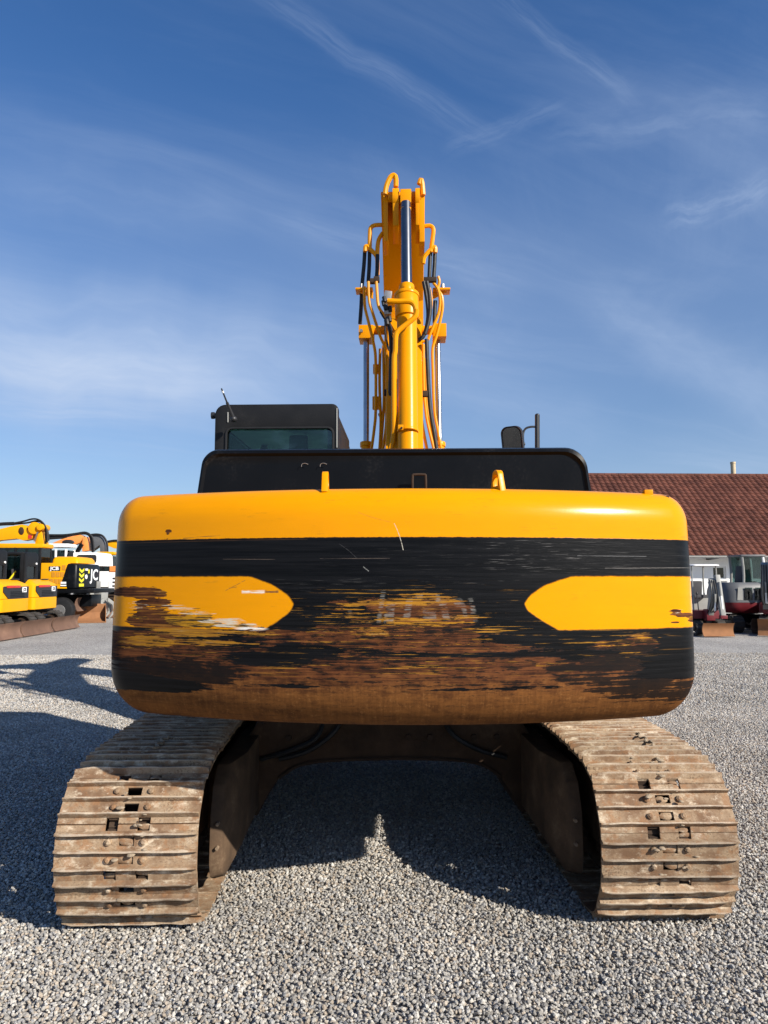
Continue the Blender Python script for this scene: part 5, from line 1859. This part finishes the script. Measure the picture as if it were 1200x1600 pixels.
# white machine with orange boom
Xc, Yc = -12.75, 35.25
t, cwo, side = far_excavator('white excavator with orange folded boom behind the yellow wheeled machine', Xc, Yc, M['white_paint'], M['white_paint'], M['white_paint'],
                             M['white_paint'], M['orange_paint'], (0.62, 1.42), False, (-0.78, 0.60, 2.30, 2.92), 3.30, (1.18, 2.02), -2.5)
os_ = MB(); os_.loft([[(x, y, z) for x, y in rrect(-1.26 + i, -2.51 + i, 1.26 - i, -1.32, (0.34, 0.34, 0.02, 0.02), 7)] for z, i in ((2.03, 0.0), (2.26, 0.0), (2.28, 0.03))])
os_.build('trim_band', M['orange_paint'], cwo)
for k in range(3):
    s3 = MB(); s3.box((-1.253, -1.86, 1.72 - 0.17 * k), (0.02, 0.75, 0.07)); s3.build('air_slot', M['black_plastic'], cwo)
hw_ = MB(); hw_.prism(rrect(-0.62, 2.42, 0.30, 2.80, (0.1, 0.1, 0.15, 0.1), 5), 'x', -0.962, -0.945); hw_.build('hood_window', M['black_plastic'], t)
far_boom(t, 'boom', M['orange_paint'], [(84, 849), (98, 843), (116, 838), (128, 836), (132, 838), (132, 842), (126, 849), (112, 853), (100, 855)], 35.8, Xc, Yc, 0.4)
far_boom(t, 'boom_foot', M['orange_paint'], [(132, 840), (137, 839), (139, 846), (141, 860), (131, 862), (131, 850)], 35.8, Xc, Yc, 0.45)
far_tube(t, 'boom_cylinder', M['black_paint'], 0.10, [(128, 850), (118, 866), (112, 872)], 35.5, Xc, Yc)
far_tube(t, 'arm_cylinder', M['rubber'], 0.09, [(70, 841), (90, 839.5), (104, 839)], 35.7, Xc, Yc)
far_tube(t, 'arm_cylinder', M['chrome'], 0.05, [(100, 839), (112, 837)], 35.7, Xc, Yc)
for k, pts_ in enumerate(([(74, 836), (100, 836), (118, 834), (132, 832), (140, 835), (145, 842), (147, 862)], [(100, 838), (120, 835), (134, 834), (141, 840), (143, 860)],
                          [(110, 836), (128, 833), (138, 835), (144, 846), (145, 864)])):
    far_tube(t, 'hydraulic_hose', M['rubber'], 0.05, pts_, 35.6 + 0.06 * k, Xc, Yc)
dd = MB(); q = at(107, 847, 35.58); dd.blob((35.58 - Yc, Xc - q.x, q.z - GZ), (0.04, 0.30, 0.10), 2, 4, 0.3); dd.build('hose_guard', M['black_plastic'], t)
ml = MB(); ml.prism(rrect(0.30, 2.62, 0.50, 2.92, 0.04, 3), 'x', -1.34, -1.30); ml.build('wing_mirror', M['black_plastic'], t)

# dark-boomed yellow machine, and one more beyond it
for (Xc, Yc, lab, bm_, pts1, hose, cabp) in (
        (-13.15, 41.2, 'yellow excavator with charcoal folded boom, beyond the white and orange one', M['hood_grey'],
         [(143, 838), (150, 836.5), (157, 837), (163, 842), (166, 850), (166, 864), (159, 864), (158, 852), (150, 858), (144, 862), (142, 850)],
         [(140, 836), (152, 835), (161, 838), (167, 848), (168, 862)], (0.15, 0.95)),
        (-13.6, 47.5, 'farthest yellow excavator, only its boom showing above the yellow cab', M['sun_yellow'],
         [(166, 848), (178, 846), (190, 846), (192, 858), (180, 857), (168, 852)],
         [(164, 847), (178, 844.5), (190, 845)], (0.1, 0.9))):
    t, cwo, side = far_excavator(lab, Xc, Yc, M['sun_yellow'], M['sun_yellow'], M['white_paint'] if Yc < 45 else M['sun_yellow'], M['sun_yellow'], bm_, cabp, False, (-1.6, -0.3, 2.25, 2.5), 3.15)
    far_boom(t, 'boom', bm_, pts1, Yc, Xc, Yc, 0.5)
    far_tube(t, 'hydraulic_hose', M['rubber'], 0.06, hose, Yc - 0.3, Xc, Yc)


# -- buckets and grapples lying on the gravel behind the compact machines
def bucket(label, loc, rz, w, h, mat, name='digging_bucket'):
    t = empty(name, loc, rz); tag(t, label, 'bucket', None)
    sh = MB()
    out = [(0.30, 0.0), (0.0, 0.02), (-0.22, 0.16), (-0.30, 0.38), (-0.22, h), ]
    inn = [(p[0] * 0.9 + 0.02, p[1] * 0.92 + 0.03) for p in out][::-1]
    sh.prism(out + inn, 'x', -w / 2, w / 2)
    so_ = sh.build('bucket_shell', mat, t, bevel=0.006)
    for s in (-1, 1):
        pl_ = MB(); pl_.prism([(0.30, 0.0), (0.0, 0.02), (-0.22, 0.16), (-0.30, 0.38), (-0.22, h), (0.12, h * 0.75)], 'x', s * w / 2 - 0.012, s * w / 2 + 0.012)
        pl_.build('side_plate', mat, t)
        er = MB(); er.prism([(-0.26, h * 0.55), (-0.40, h * 0.7), (-0.36, h * 1.1), (-0.2, h)], 'x', s * 0.16 - 0.02, s * 0.16 + 0.02); er.build('hanger_ear', mat, t)
    lip = MB(); lip.box((0, 0.33, 0.015), (w + 0.03, 0.10, 0.03)); lip.build('cutting_lip', mat, t)
    return t


b1 = at(140, 967, 29.3)
bucket('bright orange-rusty ditching bucket lying on the gravel by the wheeled machine', (b1.x - 0.1, 29.6, GZ), math.radians(-158), 1.15, 0.72, M['orange_rust'])
b2 = at(165, 960, 33.0)
bucket('dark brown bucket half hidden behind the big counterweight', (b2.x + 0.35, 33.6, GZ), math.radians(-165), 1.5, 0.62, M['rust'])


def grapple(label, loc, rz, s):
    t = empty('grapple', loc, rz); tag(t, label, 'grapple', None)
    hd_ = MB(); hd_.box((0, 0, 0.78 * s), (0.34 * s, 0.30 * s, 0.26 * s)); hd_.cyl((0, 0, 0.85 * s), (0, 0, 1.0 * s), 0.13 * s, n=14)
    hd_.build('rotator', M['grey_paint'], t, bevel=0.015)
    for sx_ in (-1, 1):
        for k in (-1, 0, 1):
            cl2 = MB()
            cl2.prism([(sx_ * 0.12 * s, 0.74 * s), (sx_ * 0.50 * s, 0.55 * s), (sx_ * 0.56 * s, 0.25 * s), (sx_ * 0.18 * s, 0.0),
                       (sx_ * 0.40 * s, 0.27 * s), (sx_ * 0.34 * s, 0.48 * s), (sx_ * 0.08 * s, 0.62 * s)], 'y', k * 0.2 * s - 0.03, k * 0.2 * s + 0.03)
            cl2.build('claw', M['grey_paint'], t, bevel=0.006)
    return t


g1 = at(141, 940, 31.6)
grapple('pale grey steel grapple standing behind the orange-rusty bucket', (g1.x, 31.6, GZ), 0.5, 1.15)
g2 = at(158, 940, 32.2)
grapple('grey steel grapple with claws nearest the big counterweight', (g2.x, 32.2, GZ), 1.2, 1.2)


# ------------------------------------------------------------------ compact machines on the right
def canopy_mini(label, X, Y, w=0.92, sc_=1.0, boom_pts=None, blade_mat=None, boom_w=0.16, rz=math.pi, roof=True, boom_x=0.0):
    t = empty('mini_excavator', (X, Y, GZ), rz); tag(t, label, 'compact excavator', 'red and grey compact excavators by the building')
    for s in (-1, 1):
        rubber_track(t, s * (w / 2 - 0.12), 0.24, -0.75 * sc_, 0.78 * sc_, 0.42 * sc_, M['hose_track'])
    ch = MB(); ch.box((0, 0, 0.32 * sc_), (w * 0.55, 0.8 * sc_, 0.2)); ch.cyl((0, 0, 0.38 * sc_), (0, 0, 0.50 * sc_), 0.26, n=20); ch.build('chassis', M['black_paint'], t)
    blade(t, 1.12 * sc_, w, 0.02, 0.38 * sc_, blade_mat or M['orange_rust'], 1)
    bd_ = MB()
    bd_.loft([[(x, y, z) for x, y in rrect(-w / 2 + i, -0.62 * sc_ + i, w / 2 - i, 0.5 * sc_, (0.22, 0.22, 0.05, 0.05), 6)] for z, i in ((0.5 * sc_, 0.03), (0.53 * sc_, 0), (0.72 * sc_, 0.0), (0.74 * sc_, 0.02))])
    bd_.build('body', M['maroon'], t)
    hd_ = MB()
    hd_.loft([[(x, y, z) for x, y in rrect(-w / 2 + 0.03 + i, -0.60 * sc_ + i, w / 2 - 0.03 - i, -0.10 * sc_, (0.22, 0.22, 0.05, 0.05), 6)] for z, i in ((0.745 * sc_, 0.0), (1.02 * sc_, 0.0), (1.10 * sc_, 0.06))])
    hd_.build('engine_hood', M['grey_paint'], t)
    st_ = MB(); st_.box((0, -0.08 * sc_, 1.16 * sc_), (0.42, 0.4, 0.10)); st_.box((0, -0.27 * sc_, 1.40 * sc_), (0.42, 0.10, 0.46), (-0.12, 0, 0)); st_.build('driver_seat', M['seat'], t, bevel=0.03)
    if roof:
        rf_ = MB(); rf_.loft([[(x, y, z) for x, y in rrect(-w / 2 + 0.02 + i, -0.62 + i, w / 2 - 0.02 - i, 0.55 - i, 0.12, 4)] for z, i in ((2.08, 0.02), (2.09, 0.0), (2.12, 0.0), (2.14, 0.05))])
        cr = rf_.build('canopy', M['white_paint'], t)
        for x_ in (-w / 2 + 0.08, w / 2 - 0.08):
            p_ = MB(); p_.tube([(x_, -0.45, 0.9), (x_, -0.50, 1.5), (x_, -0.48, 2.08)], 0.028, 8, 3); p_.build('canopy_post', M['grey_paint'], cr)
            p_ = MB(); p_.tube([(x_, 0.42, 0.72), (x_, 0.40, 1.5), (x_, 0.36, 2.08)], 0.022, 8, 3); p_.build('canopy_post', M['grey_paint'], cr)
    for x_ in (-0.2, 0.2):
        jv = MB(); jv.cyl((x_, 0.36, 0.72), (x_ * 1.1, 0.33, 1.22), 0.018, n=8); jv.blob((x_ * 1.1, 0.33, 1.25), (0.03, 0.03, 0.05), 2, 1, 0.1); jv.build('control_lever', M['black_plastic'], t)
    sw = MB(); sw.box((boom_x, 0.62 * sc_, 0.62 * sc_), (0.26, 0.24, 0.34)); sw.build('swing_post', M['maroon'], t, bevel=0.02)
    bm2 = MB()
    k = sc_
    bm2.prism([(0.60 * k, 0.62 * k), (0.74 * k, 0.60 * k), (0.98 * k, 1.15 * k), (0.92 * k, 1.66 * k), (0.80 * k, 1.72 * k), (0.78 * k, 1.2 * k)], 'x', boom_x - boom_w / 2, boom_x + boom_w / 2)
    bo_ = bm2.build('boom', M['grey_paint'], t, bevel=0.012)
    ar2 = MB(); ar2.prism([(0.78 * k, 1.80 * k), (0.95 * k, 1.82 * k), (1.22 * k, 0.62 * k), (1.10 * k, 0.60 * k), (0.90 * k, 1.3 * k)], 'x', boom_x - 0.22, boom_x - 0.08)
    ar2.build('arm', M['grey_paint'], t, bevel=0.012)
    for x_, a, b in ((boom_x + 0.0, (1.0, 0.75), (1.03, 1.25)), (boom_x - 0.15, (1.16, 0.8), (1.02, 1.60))):
        cc = MB(); cc.cyl((x_, a[0] * k, a[1] * k), (x_, (a[0] + b[0]) / 2 * k, (a[1] + b[1]) / 2 * k), 0.028, n=10)
        co_ = cc.build('cylinder', M['white_paint'], t)
        c2 = MB(); c2.cyl((x_, (a[0] + b[0]) / 2 * k, (a[1] + b[1]) / 2 * k), (x_, b[0] * k, b[1] * k), 0.042, n=10); c2.build('cylinder_barrel', M['grey_paint'], co_)
    for j in range(4):
        hz_ = MB(); o_ = -0.09 + 0.06 * j
        hz_.tube([(boom_x + o_, 0.70 * k, 0.66 * k), (boom_x + o_ * 1.6, 1.02 * k, 0.92 * k), (boom_x + o_ * 1.2, 1.04 * k, 1.3 * k), (boom_x + o_, 0.93 * k, 1.66 * k)], 0.014, 6, 4)
        hz_.build('hydraulic_hose', M['rubber'], t)
    lk = MB(); lk.box((boom_x - 0.15, 1.18 * k, 0.58 * k), (0.20, 0.14, 0.10)); lk.build('quick_hitch', M['maroon'], t, bevel=0.01)
    return t


canopy_mini('small grey and red excavator with open white canopy and rusty blade', 10.46, 22.75, 0.92)
canopy_mini('grey excavator arm and red base cut off by the right edge, with rusty blade', 13.02, 22.9, 1.0, 1.28, roof=False, boom_w=0.24, boom_x=0.25, rz=2.58)

# maroon and grey cabbed machine seen from the side between them
t = empty('mini_excavator', (12.58, 24.2, GZ), -math.pi / 2)
tag(t, 'dark red and grey excavator with rounded tail and white-framed cab by the building', 'compact excavator', 'red and grey compact excavators by the building')
for s in (-1, 1):
    tr2 = rubber_track(t, 0, 0.34, -0.95, 0.95, 0.52, M['hose_track'])
    tr2.rotation_euler = (0, 0, math.pi / 2); tr2.location = (0, s * 0.62, 0)
ch = MB(); ch.box((0, 0, 0.42), (1.0, 0.9, 0.25)); ch.cyl((0, 0, 0.46), (0, 0, 0.62), 0.34, n=20); ch.build('chassis', M['black_paint'], t)
blo = blade(t, 0, 1.25, 0.02, 0.46, M['dark_rust'], 1)
blo.rotation_euler = (0, 0, -math.pi / 2); blo.location = (1.55, 0.05, 0)
lowb = MB()
lowb.loft([[(x, y, z) for x, y in rrect(-0.85 + i, -0.98 + i, 0.85 - i, 0.55, (0.42, 0.42, 0.1, 0.1), 8)] for z, i in ((0.60, 0.16), (0.68, 0.06), (0.82, 0.01), (0.94, 0.0))])
lowb.build('body', M['maroon'], t)
upb = MB()
upb.loft([[(x, y, z) for x, y in rrect(-0.85 + i, -0.98 + i, 0.85 - i, 0.30, (0.42, 0.42, 0.1, 0.1), 8)] for z, i in ((0.945, 0.0), (1.3, 0.02), (1.5, 0.07), (1.58, 0.14))])
ub_ = upb.build('engine_hood', M['hood_grey'], t)
for y0, y1, mt in ((-0.62, -0.44, M['grey_paint']), (-0.40, -0.12, M['glass_dark']), (-0.06, 0.24, M['glass_dark'])):  # first, pale grey panel paints a reflection on the hood side
    q_ = MB(); q_.prism([(y0, 1.02), (y1, 1.02), (y1, 1.42), (y0 + 0.04, 1.42)], 'x', 0.842, 0.856); q_.build('side_panel', mt, ub_)
cbx = empty('cab', (0, 0, 0), 0, t)
for y_ in (0.02, 0.72):
    for x_ in (-0.78, 0.05):
        p_ = MB(); p_.tube([(x_, y_ - 0.06, 0.95), (x_, y_ + 0.02, 1.8), (x_, y_ - 0.02, 2.46)], 0.045, 8, 3); p_.build('cab_post', M['white_paint'] if y_ > 0.5 else M['grey_paint'], cbx)
rf_ = MB(); rf_.box((-0.36, 0.36, 2.46), (0.96, 0.84, 0.07)); rf_.build('cab_roof', M['hood_grey'], cbx, bevel=0.03)
for x_ in (-0.78, 0.05):
    g_ = MB(); g_.box((x_, 0.36, 1.85), (0.01, 0.66, 1.15)); g_.build('side_window', M['glass_dark'], cbx)
g_ = MB(); g_.box((0.40 - 0.36, 0.30, 1.2), (0.02, 0.6, 0.5)); g_.build('door_panel', M['grey_paint'], cbx)
st_ = MB(); st_.box((-0.36, 0.35, 1.55), (0.45, 0.45, 0.12)); st_.box((-0.36, 0.12, 1.85), (0.45, 0.10, 0.55), (-0.15, 0, 0)); st_.build('driver_seat', M['seat'], cbx, bevel=0.03)
bm3 = MB(); bm3.prism([(0.55, 0.75), (0.75, 0.75), (1.15, 1.5), (1.7, 1.75), (1.66, 1.92), (1.0, 1.72), (0.58, 1.1)], 'x', -0.1, 0.1); bm3.build('boom', M['grey_paint'], t, bevel=0.01)
am3 = MB(); am3.prism([(1.6, 1.88), (1.75, 1.9), (1.9, 0.8), (1.78, 0.8)], 'x', -0.08, 0.08); am3.build('arm', M['grey_paint'], t, bevel=0.01)
